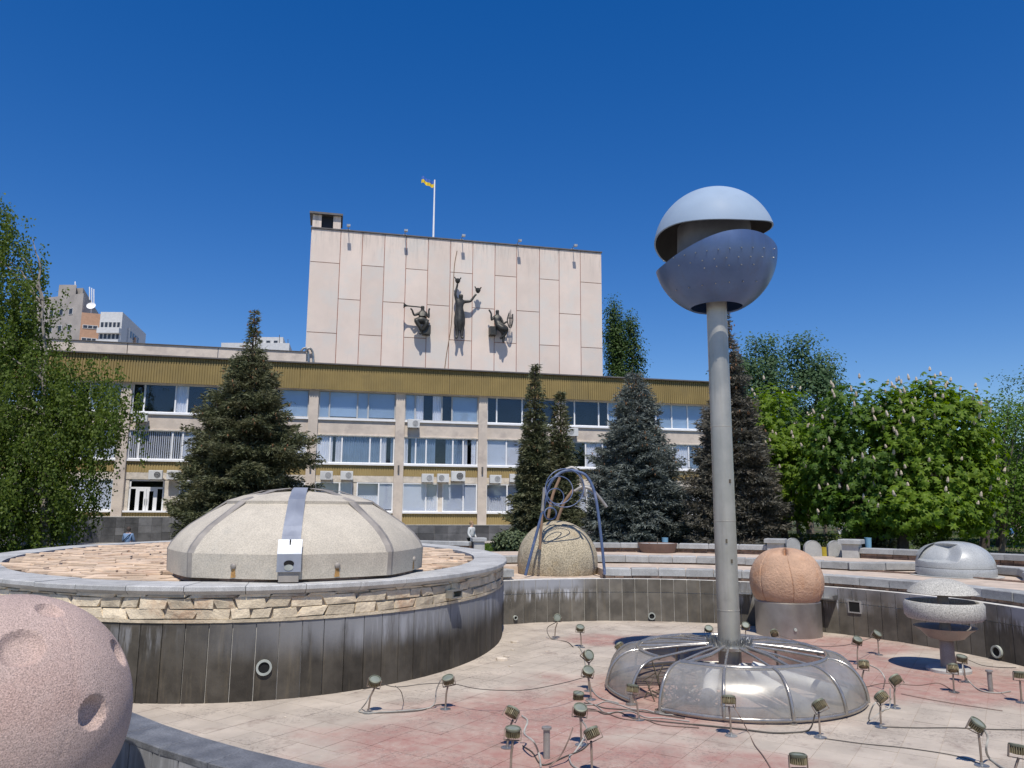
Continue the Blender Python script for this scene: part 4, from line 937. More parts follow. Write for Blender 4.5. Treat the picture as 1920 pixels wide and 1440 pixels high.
# (x, y) lies on the floor; (x, y, 1, yfloor) hangs above the floor point at yfloor
cable([(694, 1302, 1, 1337), (686, 1318, 1, 1337), (678, 1330), (674, 1336), (700, 1338), (760, 1334), (800, 1330), (815, 1318, 1, 1329), (818, 1295, 1, 1329), (826, 1275, 1, 1330)], .010, 'cable_pale', 'pale cable looping between the two lamps by the platform')
cable([(700, 1338), (745, 1337), (790, 1333), (818, 1323), (834, 1322)], .007, 'cable_dark', 'thin dark cable on the floor between the left lamps')
cable([(715, 1282, 1, 1338), (745, 1288, 1, 1338), (800, 1282, 1, 1335), (848, 1282, 1, 1330), (900, 1292, 1, 1338), (980, 1294, 1, 1338), (1050, 1282, 1, 1330), (1096, 1270, 1, 1312)], .006, 'cable_dark', 'wire sagging from the left lamps to the cage cluster')
cable([(741, 1286, 1, 1338), (752, 1297, 1, 1338), (757, 1318)], .006, 'cable_dark', 'loose wire end hanging from the sagging wire')
cable([(1044, 1166, 1, 1198), (1026, 1178, 1, 1196), (1034, 1199), (1062, 1204), (1075, 1214)], .008, 'cable_dark', 'dark cable at the foot of the pale far lamp')
cable([(1085, 1212), (1094, 1230), (1100, 1262), (1108, 1290), (1125, 1310), (1160, 1320)], .010, 'cable_pale', 'pale cable dropping past the lamp cluster')
for k in range(5):
    y0 = 1318 + 5 * k; jt = lambda: random.uniform(-6, 6); cable([(1098 - k * 3, y0 - 4), (1115, y0 + jt()), (1135, y0 + 4 + jt()), (1160, y0 + 6 + jt()), (1185, y0 + 12 + jt()), (1210, y0 + 14 + jt()), (1240, y0 + 20 + jt() * .5), (1275 + 9 * k, y0 + 24 + k)], .008, ('cable_pale', 'cable_dark', 'cable_pale', 'cable_dark', 'cable_brown')[k], ('thick pale cable at the back of the bundle by the cage', 'dark cable second in the bundle by the cage', 'pale cable in the middle of the bundle by the cage', 'dark cable fourth in the bundle by the cage', 'brown cable at the front of the bundle by the cage')[k])
cable([(978, 1342, 1, 1402), (989, 1352, 1, 1402), (983, 1375, 1, 1410), (1000, 1390, 1, 1425), (1010, 1415), (1014, 1440)], .013, 'cable_pale', 'thick pale cable from the brown lamp to the floor')
cable([(980, 1400), (998, 1412), (1018, 1436), (1060, 1420), (1090, 1408), (1104, 1396)], .008, 'cable_dark', 'dark cable curving round the small post')
cable([(1030, 1440), (1050, 1418, 1, 1436), (1064, 1392, 1, 1436), (1074, 1365, 1, 1432)], .010, 'cable_brown', 'bent brown cable sticking up right of the small post')
cable([(1085, 1340, 1, 1397), (1092, 1352, 1, 1397), (1100, 1372, 1, 1400), (1078, 1412), (1068, 1420), (1072, 1436), (1088, 1446)], .011, 'cable_pale', 'pale cable from the right front lamp to the floor')
cable([(1374, 1322, 1, 1380), (1388, 1345, 1, 1382), (1402, 1372), (1415, 1398), (1432, 1420), (1450, 1450)], .007, 'cable_brown', 'thin wire running from the middle lamp to the front')
cable([(1300, 1360), (1380, 1368), (1450, 1376), (1505, 1374), (1520, 1365, 1, 1380), (1528, 1340, 1, 1383)], .011, 'cable_dark', 'black cable along the front rim of the cage')
cable([(1546, 1386), (1620, 1396), (1700, 1404), (1790, 1418), (1840, 1434)], .006, 'cable_dark', 'thin wire across the pale tiles at the lower right')
cable([(1654, 1364), (1720, 1366), (1790, 1366), (1860, 1369), (1935, 1370)], .007, 'cable_dark', 'straight dark cable towards the right edge')
cable([(1628, 1246, 1, 1292), (1648, 1256, 1, 1292), (1659, 1272, 1, 1295), (1657, 1290)], .011, 'cable_pale', 'pale cable loop at the lamp behind the cage')
cable([(1648, 1312, 1, 1364), (1636, 1325, 1, 1364), (1630, 1352), (1655, 1334), (1668, 1325, 1, 1330), (1669, 1290, 1, 1330)], .010, 'cable_pale', 'pale cable between the two lamps right of the cage')
cable([(1805, 1240, 1, 1279), (1806, 1262, 1, 1282), (1818, 1280), (1838, 1296), (1870, 1301), (1895, 1298)], .011, 'cable_pale', 'pale cable from the right lamp to the pipe post')
cable([(1815, 1237, 1, 1280), (1840, 1247, 1, 1285), (1870, 1251, 1, 1295), (1905, 1252, 1, 1315)], .006, 'cable_dark', 'wire strung between the lamps at the right edge')
cable([(1843, 1365, 1, 1436), (1852, 1382, 1, 1436), (1849, 1405, 1, 1436), (1856, 1425), (1880, 1442), (1910, 1450)], .014, 'cable_pale', 'thick cable hanging from the tall lower right lamp')
cable([(1458, 1190, 1, 1215), (1490, 1201, 1, 1218), (1530, 1211, 1, 1225), (1575, 1211, 1, 1235), (1605, 1205, 1, 1245), (1640, 1194, 1, 1228)], .006, 'cable_dark', 'wire sagging behind the cage towards the mushroom fountain')
cable([(1620, 1290), (1660, 1282), (1720, 1286), (1760, 1282), (1790, 1298)], .006, 'cable_brown', 'thin wire on the red floor below the mushroom fountain')
cable([(1690, 1302), (1740, 1312), (1800, 1322), (1880, 1334)], .006, 'cable_brown', 'thin wire crossing the red floor at the right')
# broken stone bits lying about
M('rubble', (0.60, 0.52, 0.42), 0.9, var=.15, bump=.4, rand=.2)
for (px, py, w, lab) in ((940, 1238, .30, 'largest broken stone slab below the platform corner'), (951, 1232, .16, 'pale stone flake behind the largest fragment'), (958, 1250, .10, 'small stone crumb before the fragments'), (966, 1205, .22, 'flat pale brick lying near the far wall'), (962, 1219, .12, 'small brick piece left of centre near the wall'), (1014, 1262, .08, 'tiny white stone chip on the left of two'), (1024, 1222, .08, 'white stone chip nearest the far lamps'), (1013, 1269, .07, 'tiny white stone chip nearest the red floor'), (535, 1345, .06, 'dark pebble on the pale tiles at the left')):
    p = onz(px, py, ZP); m = MB(); n_ = 6; m.prism([(w / 2 * random.uniform(.7, 1.1) * math.cos(TWO * i / n_), w * .32 * random.uniform(.7, 1.1) * math.sin(TWO * i / n_)) for i in range(n_)], 0, w * .18, w * .06, w * .05)
    inst('stone_fragment', m.mesh('stone_fragment', 'rubble'), None, (p[0], p[1], ZP + .002), (0, 0, random.uniform(-.5, .5)), label=lab, cat='stone', group='stone fragments on the pool floor')

# ================================================================== office building with windowless tower
def _weather(t, c, b):   # rain streaks and soot running down from the roof edge
    p = t.nodes.new('ShaderNodeNewGeometry').outputs['Position']; sp = t.nodes.new('ShaderNodeSeparateXYZ'); t.links.new(p, sp.inputs[0])
    st = noise(t, 1.0, 6, .7, pos_scaled(t, (2.2, 2.2, .22))); z = math_(t, 'ADD', sp.outputs[2], math_(t, 'MULTIPLY', math_(t, 'SUBTRACT', st, .5), 5.0))
    k = math_(t, 'MULTIPLY', maprange(t, z, 21.8, 25.5), maprange(t, noise(t, 1.0, 5, .7, pos_scaled(t, (5, 5, .5))), .42, .7))
    c = mixc(t, math_(t, 'MULTIPLY', k, .55), c, (.25, .23, .21))
    return mixc(t, math_(t, 'MULTIPLY', maprange(t, noise(t, 1, 6, .7, pos_scaled(t, (1.3, 1.3, .12))), .58, .75), .28), c, (.50, .47, .43))
M('pink_panel', (0.71, 0.595, 0.505), 0.85, var=0.05, scale=0.5, bump=0.25, bscale=12, bdist=.02, rand=.055, col2=(0.665, 0.60, 0.53), c2s=.35, c2t=(.45, .65), extra=_weather)
M('panel_joint', (0.36, 0.16, 0.12), 0.9, var=.2, bump=0)
M('concrete_warm', (0.60, 0.515, 0.43), 0.85, var=0.10, scale=1.2, bump=0.4, bscale=9, bdist=.02, col2=(0.47, 0.40, 0.345), c2s=.8, c2t=(.5, .7))
M('pale_band', (0.62, 0.555, 0.47), 0.85, var=0.18, scale=1.5, bump=0.8, bscale=5, bdist=.04)
M('ochre_cladding', (0.275, 0.205, 0.085), 0.7, spec=.15, var=0.10, scale=.6, bump=0.05, col2=(0.25, 0.19, 0.085), c2s=.4)
M('band_ochre', (0.36, 0.27, 0.12), 0.7, spec=.15, var=0.1, scale=.6, bump=.05)
M('white_pvc', (0.82, 0.82, 0.82), 0.4, var=.03, bump=0)
M('grey_frame', (0.45, 0.45, 0.44), 0.5, var=.05, bump=0)
M('room_dark', (0.030, 0.035, 0.045), 0.9, var=.3, scale=.6, bump=0)  # near-black colour stands in for the dimness of the rooms behind the glass
M('blind_cloth', (0.74, 0.77, 0.80), 0.8, var=.05, scale=.7, bump=0, rand=.12)
M('curtain_cloth', (0.88, 0.88, 0.88), 0.8, var=.05, scale=1, bump=0, rand=.10)
M('blind_sky_tint', (0.44, 0.57, 0.68), 0.7, var=.06, scale=.7, bump=0, rand=.1)  # bluish tone of reflected sky is put into the top-row blind colour
M('curtain_blue', (0.30, 0.40, 0.50), 0.8, var=.1, scale=1, bump=0, rand=.1)
M('roof_edge', (0.11, 0.10, 0.095), 0.6, var=.2, scale=2, bump=.1)
M('slate', (0.095, 0.096, 0.10), 0.55, var=.25, scale=1.6, bump=.15, bscale=14, rand=.45, col2=(.12, .12, .125), c2s=1.4, c2t=(.5, .66))
M('tar_roof', (0.10, 0.10, 0.10), 0.9)
def glass(name, tint, fac_, rough=.03):
    m, t, b = newmat(name); out = t.nodes['Material Output']; t.nodes.remove(b)
    tr = t.nodes.new('ShaderNodeBsdfTransparent'); tr.inputs[0].default_value = (*tint, 1); gl = t.nodes.new('ShaderNodeBsdfGlossy'); gl.inputs['Roughness'].default_value = rough; gl.inputs['Color'].default_value = (.85, .9, 1, 1)
    lw = t.nodes.new('ShaderNodeLayerWeight'); lw.inputs[0].default_value = .35; mx = t.nodes.new('ShaderNodeMixShader')
    t.links.new(math_(t, 'ADD', fac_, math_(t, 'MULTIPLY', lw.outputs['Fresnel'], .45)), mx.inputs[0]); t.links.new(tr.outputs[0], mx.inputs[1]); t.links.new(gl.outputs[0], mx.inputs[2]); t.links.new(mx.outputs[0], out.inputs[0])
glass('window_glass', (.97, .98, 1.0), .02)
BD = empty('office_building', FP0, FA, label='three-storey office block with ochre fascia and a tall windowless pink tower', cat='building')
def bpart(name, mat, boxes, **kw):
    """boxes: (u0,u1,out0,out1,z0,z1) in facade coordinates, out positive towards the square"""
    m = MB()
    for u0, u1, o0, o1, z0, z1 in boxes: m.box(((u0 + u1) / 2, -(o0 + o1) / 2, (z0 + z1) / 2), (u1 - u0, abs(o1 - o0), z1 - z0))
    return m.build(name, mat, BD, **kw)
UL, UR = -45.4, 23.6
cols = [-2.05 + 6.15 * k for k in range(-7, 5)]; cols = [c for c in cols if UL < c < UR]
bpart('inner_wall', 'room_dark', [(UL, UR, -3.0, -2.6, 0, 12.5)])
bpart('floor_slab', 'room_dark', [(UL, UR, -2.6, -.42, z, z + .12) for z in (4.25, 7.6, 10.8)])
bpart('main_block', 'concrete_warm', [(UL, UR, -18, -3.0, 0, 12.40)])
bpart('side_wall', 'concrete_warm', [(UL - .3, UL, -3, .1, 0, 12.4), (UR, UR + .3, -3, .1, 0, 12.4)])
for c in cols: bpart('column', 'concrete_warm', [(c - .33, c + .33, -.3, .26, 0, 10.9)])
def corr(name, u0, u1, z0, z1, out, pitch=.17, dep=.035, slant=0.0, mat='ochre_cladding'):
    n = int((u1 - u0) / pitch); m = MB(); xs = []
    for i in range(n):
        a = u0 + (u1 - u0) * i / n; p = (u1 - u0) / n; xs += [(a, 0), (a + p * .55, 0), (a + p * .62, -dep), (a + p * .93, -dep)]
    xs.append((u1, 0))
    for x, d in xs: m.v += [(x, -(out + d), z0), (x, -(out + d - slant), z1)]
    m.f = [(2 * i, 2 * i + 2, 2 * i + 3, 2 * i + 1) for i in range(len(xs) - 1)]; m.build(name, mat, BD)
for k, c in enumerate(cols[:-1]):
    u0, u1 = c + .33, cols[k + 1] - .33
    bpart('spandrel', 'concrete_warm', [(u0, u1, -.42, 0.0, 7.48, 8.55)]); bpart('drip_edge', 'pale_band', [(u0, u1, -.1, .07, 7.42, 7.50)])
    bpart('stone_band', 'pale_band', [(u0, u1, -.42, -.01, 4.12, 4.58)])
    bpart('backing', 'roof_edge', [(u0, u1, -.42, -.06, 4.58, 5.36), (u0, u1, -.42, -.06, 1.0, 1.96)])
    corr('band_cladding', u0, u1, 4.58, 5.36, 0.0, mat='band_ochre'); corr('low_cladding', u0, u1, 1.12, 1.96, 0.0, mat='band_ochre')
    [bpart('sill', 'white_pvc', [(u0, u1, -.42, .13, z - .03, z + .09)]) for z in (8.55, 5.36, 1.96)]
segs = [UL] + [u for u in (-33, -22, -9.2, 1.5, 12.3) ] + [UR + .35]
for a, b in zip(segs[:-1], segs[1:]): corr('fascia_cladding', a + .01, b - .01, 10.63, 12.44, .56, .17, .06, .03)
bpart('fascia_back', 'roof_edge', [(UL, UR + .3, -.6, .40, 10.67, 12.42)])
bpart('roof_trim', 'roof_edge', [(UL, UR + .4, -.8, .72, 12.44, 12.53)])
bpart('soffit', 'concrete_warm', [(UL, UR + .3, -.45, .47, 10.61, 10.665)])
bpart('flat_roof', 'tar_roof', [(UL, UR + .3, -18, -.8, 12.42, 12.5)])
for a, b in ((-45, -33.2), (-33.15, -27.2), (-27.15, -21.1), (-21.05, -15.1), (-15.05, -8.95)): bpart('roof_parapet', 'concrete_warm', [(a, b, -1.6, -1.3, 12.4, 13.62)])
bpart('parapet_trim', 'roof_edge', [(-45, -8.95, -1.65, -1.22, 13.63, 13.68)])
# plinth of slate slabs
pl_ = bpart('plinth', 'dark_mortar', [(-11.5, UR, -.3, .42, 0, 1.10), (UL, -11.5, -.3, 1.42, 0, 1.62)])
def slate(u0, u1, z0, z1, out): 
    m = MB(); m.box((0, 0, 0), (u1 - u0 - .012, .03, z1 - z0 - .012)); inst('slab', m.mesh('slab', 'slate'), pl_, ((u0 + u1) / 2, -out - .012 - random.uniform(0, .012), (z0 + z1) / 2))
u = -29.0
while u < -11.6:
    w = random.choice((.42, .55, .62, .8)); zs = [0, random.uniform(.4, .7), random.uniform(.95, 1.25), 1.615]
    for a, b in zip(zs[:-1], zs[1:]): slate(u, min(u + w, -11.52), a, b, 1.42)
    u += w
u = -6
while u < UR - .2:
    w = random.choice((.8, 1.0, 1.2)); slate(u, min(u + w, UR), 0.0, .54, .42); slate(u, min(u + w, UR), .545, 1.095, .42); u += w
bpart('plinth_top', 'coping', [(-11.5, UR, -.3, .47, 1.10, 1.14), (UL, -11.5, -.3, 1.47, 1.62, 1.66)])

# windows: frame with panes, blinds or curtains behind
def curtain_mesh(w, h, amp=.035, pitch=.16):
    m = MB(); n = max(4, int(w / pitch * 6))
    for i in range(n + 1):
        x = -w / 2 + w * i / n; y = amp * math.sin(TWO * i / 6) + random.uniform(-.006, .006)
        m.v += [(x, y, 0), (x, y, h)]
    m.f = [(2 * i, 2 * i + 2, 2 * i + 3, 2 * i + 1) for i in range(n)]; return m
def window(u0, u1, z0, z1, splits, styles, frame='white_pvc', out=-.06, fw=.085):
    """splits: fractions of the mullions; styles: one letter for each pane. b blind, c curtain, d nothing, h half-height sheer, v vertical blind, p parted curtain, n net with plant"""
    m = MB(); W_ = u1 - u0; H_ = z1 - z0; ed = [0] + list(splits) + [1]
    bx_ = lambda a, b, c, d, t=.07: m.box(((a + b) / 2, -out, (c + d) / 2), (b - a, t, d - c))
    bx_(u0, u1, z0, z0 + fw); bx_(u0, u1, z1 - fw, z1); bx_(u0, u0 + fw, z0 + fw, z1 - fw); bx_(u1 - fw, u1, z0 + fw, z1 - fw)
    for s in splits: x = u0 + W_ * s; bx_(x - fw * .6, x + fw * .6, z0 + fw, z1 - fw, .075)
    wdw = m.build('window', frame, BD)
    for i, st in enumerate(styles):
        a = u0 + W_ * ed[i] + fw * (1 if i == 0 else .6); b = u0 + W_ * ed[i + 1] - fw * (1 if i == len(styles) - 1 else .6); zc0, zc1 = z0 + fw, z1 - fw
        p = MB(); p.box(((a + b) / 2, -out + .0, (zc0 + zc1) / 2), (b - a, .012, zc1 - zc0)); p.build('pane', 'window_glass', wdw)
        y = -out + .07; w = b - a
        if st == 'b':
            q = MB(); hh = (zc1 - zc0) * random.choice((1, 1, 1, .96)); q.box(((a + b) / 2, y, zc1 - hh / 2), (w + .06, .01, hh)); q.build('blind', 'blind_sky_tint' if z0 > 8 else 'blind_cloth', wdw)
        elif st in 'cp':
            if st == 'c': parts = [(a, b)]
            else: g = random.uniform(.25, .45) * w; k = random.uniform(.2, .8); parts = [(a, a + (w - g) * k), (b - (w - g) * (1 - k), b)]
            for (x0, x1) in parts:
                if x1 - x0 < .12: continue
                q = curtain_mesh(x1 - x0, zc1 - zc0); inst('curtain', q.mesh('curtain', random.choice(('curtain_cloth', 'curtain_cloth', 'curtain_blue')) if z0 > 5 else 'curtain_cloth'), wdw, ((x0 + x1) / 2, y + .03, zc0))
        elif st == 'h':
            q = curtain_mesh(w, (zc1 - zc0) * random.uniform(.42, .62)); inst('curtain', q.mesh('curtain', 'curtain_cloth'), wdw, ((a + b) / 2, y, zc0))
            q = MB(); q.box(((a + b) / 2, y + .35, (zc0 + zc1) / 2), (w + .1, .01, zc1 - zc0)); q.build('blind', 'blind_cloth', wdw)
        elif st == 'v':
            q = MB(); n = max(3, int(w / .13))
            for k in range(n): x = a + w * (k + .5) / n; q.box((x, y, (zc0 + zc1) / 2), (.075, .008, zc1 - zc0), .5)
            q.build('blind', 'curtain_cloth', wdw)
        elif st == 'n':
            q = MB(); q.box(((a + b) / 2, y + .1, zc0 + (zc1 - zc0) * .5), (w, .01, zc1 - zc0)); q.build('blind', 'curtain_cloth', wdw)
    return wdw
Z3, Z2, Z1 = (8.64, 10.64), (5.45, 7.44), (2.05, 4.12)
def bay(k): return cols_all[k] + .33, cols_all[k + 1] - .33
cols_all = {k: -2.05 + 6.15 * k for k in range(-7, 5)}
S4 = (.14, .50, .64)
for k in range(-7, 4):
    if k not in cols_all or cols_all[k] < UL: continue
    a, b = bay(k); W_ = b - a
    top = {-1: ('bbbb', 'grey_frame'), 0: ('bpdb', 'grey_frame'), 1: ('dddd', 'white_pvc'), 2: ('dddb', 'white_pvc'), 3: ('bbbb', 'white_pvc'), -3: ('ddcd', 'white_pvc'), -2: ('dbdb', 'grey_frame')}.get(k, ('bbdb', 'white_pvc'))
    window(a, b, *Z3, S4 if k != 3 else (.25, .5, .75), top[0], top[1])
    mid = {-1: ((.17, .32, .68, .82), 'cpccp'), 0: ((.16, .30, .66, .80), 'pcpcp'), 1: ((.28, .82), 'bnb'), 2: ((.3, .55, .75), 'dcpd'), 3: ((.25, .5, .75), 'cccc'), -3: ((.12, .5, .62), 'vvvb'), -4: ((.2, .5, .7), 'bbcb')}.get(k, ((.2, .4, .6, .8), 'cbcbc'))
    window(a, b, *Z2, *mid)
    if k == -3:   # entrance door bay
        window(a + 3.4, b, *Z1, (.5,), 'hb')
    elif k == 1: window(a, a + 2.6, *Z1, (.62,), 'hh'); bpart('pier', 'pale_band', [(a + 2.6, a + 2.85, -.42, -.05, 2.05, 4.12)]); window(a + 2.85, b, *Z1, (.62,), 'hh')
    elif k == 3: window(a, b, *Z1, (.25, .5, .75), 'cccc')
    else: window(a, a + W_ / 2 - .16, *Z1, (.66,), random.choice(('hh', 'hb', 'bh'))); bpart('pier', 'pale_band', [(a + W_ / 2 - .16, a + W_ / 2 + .16, -.42, -.05, 2.05, 4.12)]); window(a + W_ / 2 + .16, b, *Z1, (.6,), random.choice(('hh', 'hb', 'bb')))
# entrance
a, b = bay(-3); d0, d1 = fac(240, 935)[0], fac(306, 935)[0]
[bpart('door_surround', 'pale_band', [q]) for q in ((a, d0 - .02, -.42, -.05, 1.66, 4.12), (d1 + .02, a + 3.38, -.42, -.05, 1.66, 4.12))]
m = MB(); fw = .10; z0, z1, zt = 1.67, 4.10, 3.55
for (x0, x1, c0, c1) in ((d0, d1, z1 - fw, z1), (d0, d1, zt - .06, zt + .06), (d0, d0 + fw, z0, z1), (d1 - fw, d1, z0, z1), (d0 + .42, d0 + .5, z0, zt), (d1 - .5, d1 - .42, z0, zt)): m.box(((x0 + x1) / 2, .14, (c0 + c1) / 2), (x1 - x0, .09, c1 - c0))
ent = m.build('door', 'white_pvc', BD)
mid_ = (d0 + d1) / 2
for (x0, x1) in ((d0 + .5, mid_ - .01), (mid_ + .01, d1 - .5)):
    m = MB()
    for (p0, p1, c0, c1) in ((x0, x1, z0 + .02, z0 + .20), (x0, x1, zt - .22, zt - .06), (x0, x0 + .16, z0 + .2, zt - .22), (x1 - .16, x1, z0 + .2, zt - .22)): m.box(((p0 + p1) / 2, .13, (c0 + c1) / 2), (p1 - p0, .06, c1 - c0))
    m.build('leaf', 'white_pvc', ent); m = MB(); m.box(((x0 + x1) / 2, .14, (z0 + zt) / 2), (x1 - x0 - .3, .012, zt - z0 - .40)); m.build('pane', 'window_glass', ent)
    m = MB(); hx = x1 - .06 if x0 < mid_ - .3 else x0 + .06; m.tube([(hx, .08, z0 + .75), (hx, .05, z0 + .8), (hx, .05, z0 + 1.1), (hx, .08, z0 + 1.15)], .018, 6); m.build('handle', 'steel_dull', ent)
m = MB(); m.box((mid_, .14, (zt + z1) / 2), (d1 - d0 - .2, .012, z1 - zt - .15)); m.build('pane', 'window_glass', ent)
for x0, x1 in ((d0 + .1, d0 + .42), (d1 - .42, d1 - .1)): m = MB(); m.box(((x0 + x1) / 2, .14, (z0 + zt) / 2), (x1 - x0, .012, zt - z0 - .1)); m.build('pane', 'window_glass', ent)
# small lamps on the columns
for k in (-1, 0, 1):
    m = MB(); m.box((cols_all[k] - .02, -.32, 5.1), (.12, .12, .5)); m.build('wall_lamp', 'roof_edge', BD)

# tower
TO = -5.0; tl, ztop = fac(584, 432, 5)[0], fac(900, 455, 5)[1]; tr_ = fac(1128.5, 560, 5)[0]; zbase = 12.4
px_edges = [75, 222, 347, 474, 597, 722, 849, 976, 1102, 1225, 1354, 1465, 1585, 1702]
us = [fac(560 + e / 3, 560, 5)[0] for e in px_edges]; us[0] = tl; us[-1] = tr_
bpart('tower_core', 'panel_joint', [(tl + .03, tr_ - .03, TO - 16, TO - .05, zbase, ztop - .04)])
bpart('tower_side', 'pink_panel', [(tl, tl + .025, TO - 16, TO - .05, zbase, ztop), (tr_ - .025, tr_, TO - 16, TO - .05, zbase, ztop)])
ev = [fac(560 + 910 / 3, 300 + y / 3, 5)[1] for y in (635, 1015)]; od = [fac(560 + 1040 / 3, 300 + 835 / 3, 5)[1]]
for i in range(13):
    zs = [zbase] + sorted(ev if i % 2 == 0 else od) + [ztop]
    for c, d in zip(zs[:-1], zs[1:]):
        m = MB(); m.box(((us[i] + us[i + 1]) / 2, -TO + .02, (c + d) / 2), (us[i + 1] - us[i] - .055, .10, d - c - .055)); m.build('tower_panel', 'pink_panel', BD)
bpart('tower_trim', 'roof_edge', [(tl - .05, tr_ + .05, TO - 16, TO + .12, ztop + .002, ztop + .10)])
cu0, cu1 = tl - .0, fac(639, 420, 5)[0]; cz = fac(610, 404, 5)[1]
cz = max(cz, ztop + 1.2)
bpart('vent_housing', 'pink_panel', [(cu0 + .05, cu0 + .75, TO - 2.5, TO - .02, ztop + .1, cz), (cu1 - .6, cu1, TO - 2.5, TO - .02, ztop + .1, cz), (cu0 + .75, cu1 - .6, TO - 2.5, TO - .6, ztop + .1, cz)])
bpart('vent_shade', 'room_dark', [(cu0 + .75, cu1 - .6, TO - .6, TO - .3, ztop + .1, cz - .02)])  # dark block fills the housing's opening, standing in for the shade inside
bpart('vent_cap', 'roof_edge', [(cu0 - .2, cu1 + .15, TO - 2.7, TO + .25, cz + .002, cz + .16)])
m = MB(); pts = [fac(x, y, 4.9) for x, y in ((857, 470), (852, 500), (849, 560), (846, 610), (838, 660), (834, 690))]; m.tube(spline([(u, -TO - .05, z) for u, z in pts], 6), .035, 5); m.build('wall_cable', 'brown_pipe', BD)
m = MB()
for dx in (0, .35): m.tube(spline([(tl - .6 + dx, -TO - .3, 13.9), (tl - .1 + dx, -TO - .35, 14.6), (tl + .25 + dx, -TO - .2, 14.2), (tl + .3 + dx, -TO - .2, 12.6)], 5), .09, 8)
m.build('roof_duct', 'steel_dull', BD)
# floodlights on arms at the tower edge
for i, (xt, xl) in enumerate(((278, 281), (598, 599), (918, 918), (1231, 1228), (1540, 1533))):
    u0, _ = fac(560 + xt / 3, 440, 5); u1 = u0
    b = fpt(u0, ztop, TO - .2); o = empty('tower_floodlight', b, FA, label=('first', 'second', 'third', 'fourth', 'fifth')[i] + ' arm floodlight from the left along the tower roof edge', cat='floodlight', group='floodlights on arms along the tower top')
    m = MB(); m.tube([(0, 0, .1), (0, 0, .22), (0, -.3, .26), (0, -.95, .22)], .03, 6); m.build('arm', 'steel_dull', o)
    m = MB(); m.box((0, -1.05, .18), (.28, .26, .16)); m.build('lamp_box', 'steel_dull', o); m = MB(); m.box((0, 0, .15), (.3, .3, .1)); m.build('base', 'steel_dull', o)

# flag on the tower roof
fb = fpt(fac(812.5, 447, 9)[0], ztop, -9); ftop = fac(812, 337, 9)[1]
fl = empty('flag_pole', fb, FA, label='white flag pole with a small blue and yellow flag on the tower', cat='flag')
M('flag_blue', (0.05, 0.15, 0.50), .8, bump=0); M('flag_yellow', (0.75, 0.55, 0.03), .8, bump=0)
hp = ftop - ztop; m = MB(); m.tube([(0, 0, 0), (0, 0, hp)], [.10, .06], 12); m.build('pole', 'white_pvc', fl, smooth=50)
for nm, mt_, z1_, z0_ in (('upper_stripe', 'flag_blue', hp - .05, hp - .36), ('lower_stripe', 'flag_yellow', hp - .36, hp - .68)):
    m = MB(); n = 16
    for i in range(n + 1):
        x = -.05 - 1.15 * i / n; y = .14 * math.sin(i * .8); dz = -.10 * math.sin(i * .35) + .012 * i
        m.v += [(x, y, z0_ + dz), (x, y, z1_ + dz)]
    m.f = [(2 * i, 2 * i + 2, 2 * i + 3, 2 * i + 1) for i in range(n)]; m.build(nm, mt_, fl, smooth=60)

# bronze reliefs on the tower
M('bronze', (0.060, 0.058, 0.050), 0.5, metal=.5, var=.3, scale=2, bump=.3, bscale=8, bdist=.03)
def figure(label, pts, edges, extra):
    U = lambda x, y, o: (lambda q: (q[0], -(TO + o), q[1]))(fac(740 + x / 8, 510 + y / 8, 5 - o))
    ctr = U(*pts[0][:3]); root = empty('bronze_figure', fpt(ctr[0], ctr[2] - 2, TO), FA, label=label, cat='statue', group='bronze figures on the tower wall')
    off = np.array([ctr[0], -TO, ctr[2] - 2]); L = lambda x, y, o: tuple(np.array(U(x, y, o)) - off)
    s = 1.0 / 8 * 62 / 1430; s *= 1.22
    skin('body', [L(x, y, o) for x, y, o, r in pts], edges, [r * s for x, y, o, r in pts], 'bronze', root)
    for nm, fn in extra: m = MB(); fn(m, L, s); m.build(nm, 'bronze', root, smooth=50)
def tub(P, r0): return lambda m, L, s: m.tube(spline([L(*p) for p in P], 5), [max(.02, r * s) for r in np.interp(np.linspace(0, 1, (len(P) - 1) * 5 + 1), np.linspace(0, 1, len(r0)), r0)], 10)
def blk(x, y, o, w, h, d): return lambda m, L, s: m.box(L(x, y, o), (w * s, d, h * s))
def mask(x, y, o, w): 
    def f(m, L, s):
        c = L(x, y, o); m.lathe([(0, -w * 1.15 * s), (w * .55 * s, -w * .9 * s), (w * s, 0), (w * .9 * s, w * .7 * s), (0, w * s)], 14, c); m.tube([(c[0] - w * .8 * s, c[1], c[2] + w * .6 * s), (c[0] - w * 1.2 * s, c[1], c[2] + w * 1.4 * s)], .05, 6); m.tube([(c[0] + w * .8 * s, c[1], c[2] + w * .6 * s), (c[0] + w * 1.2 * s, c[1], c[2] + w * 1.3 * s)], .05, 6)
    return f
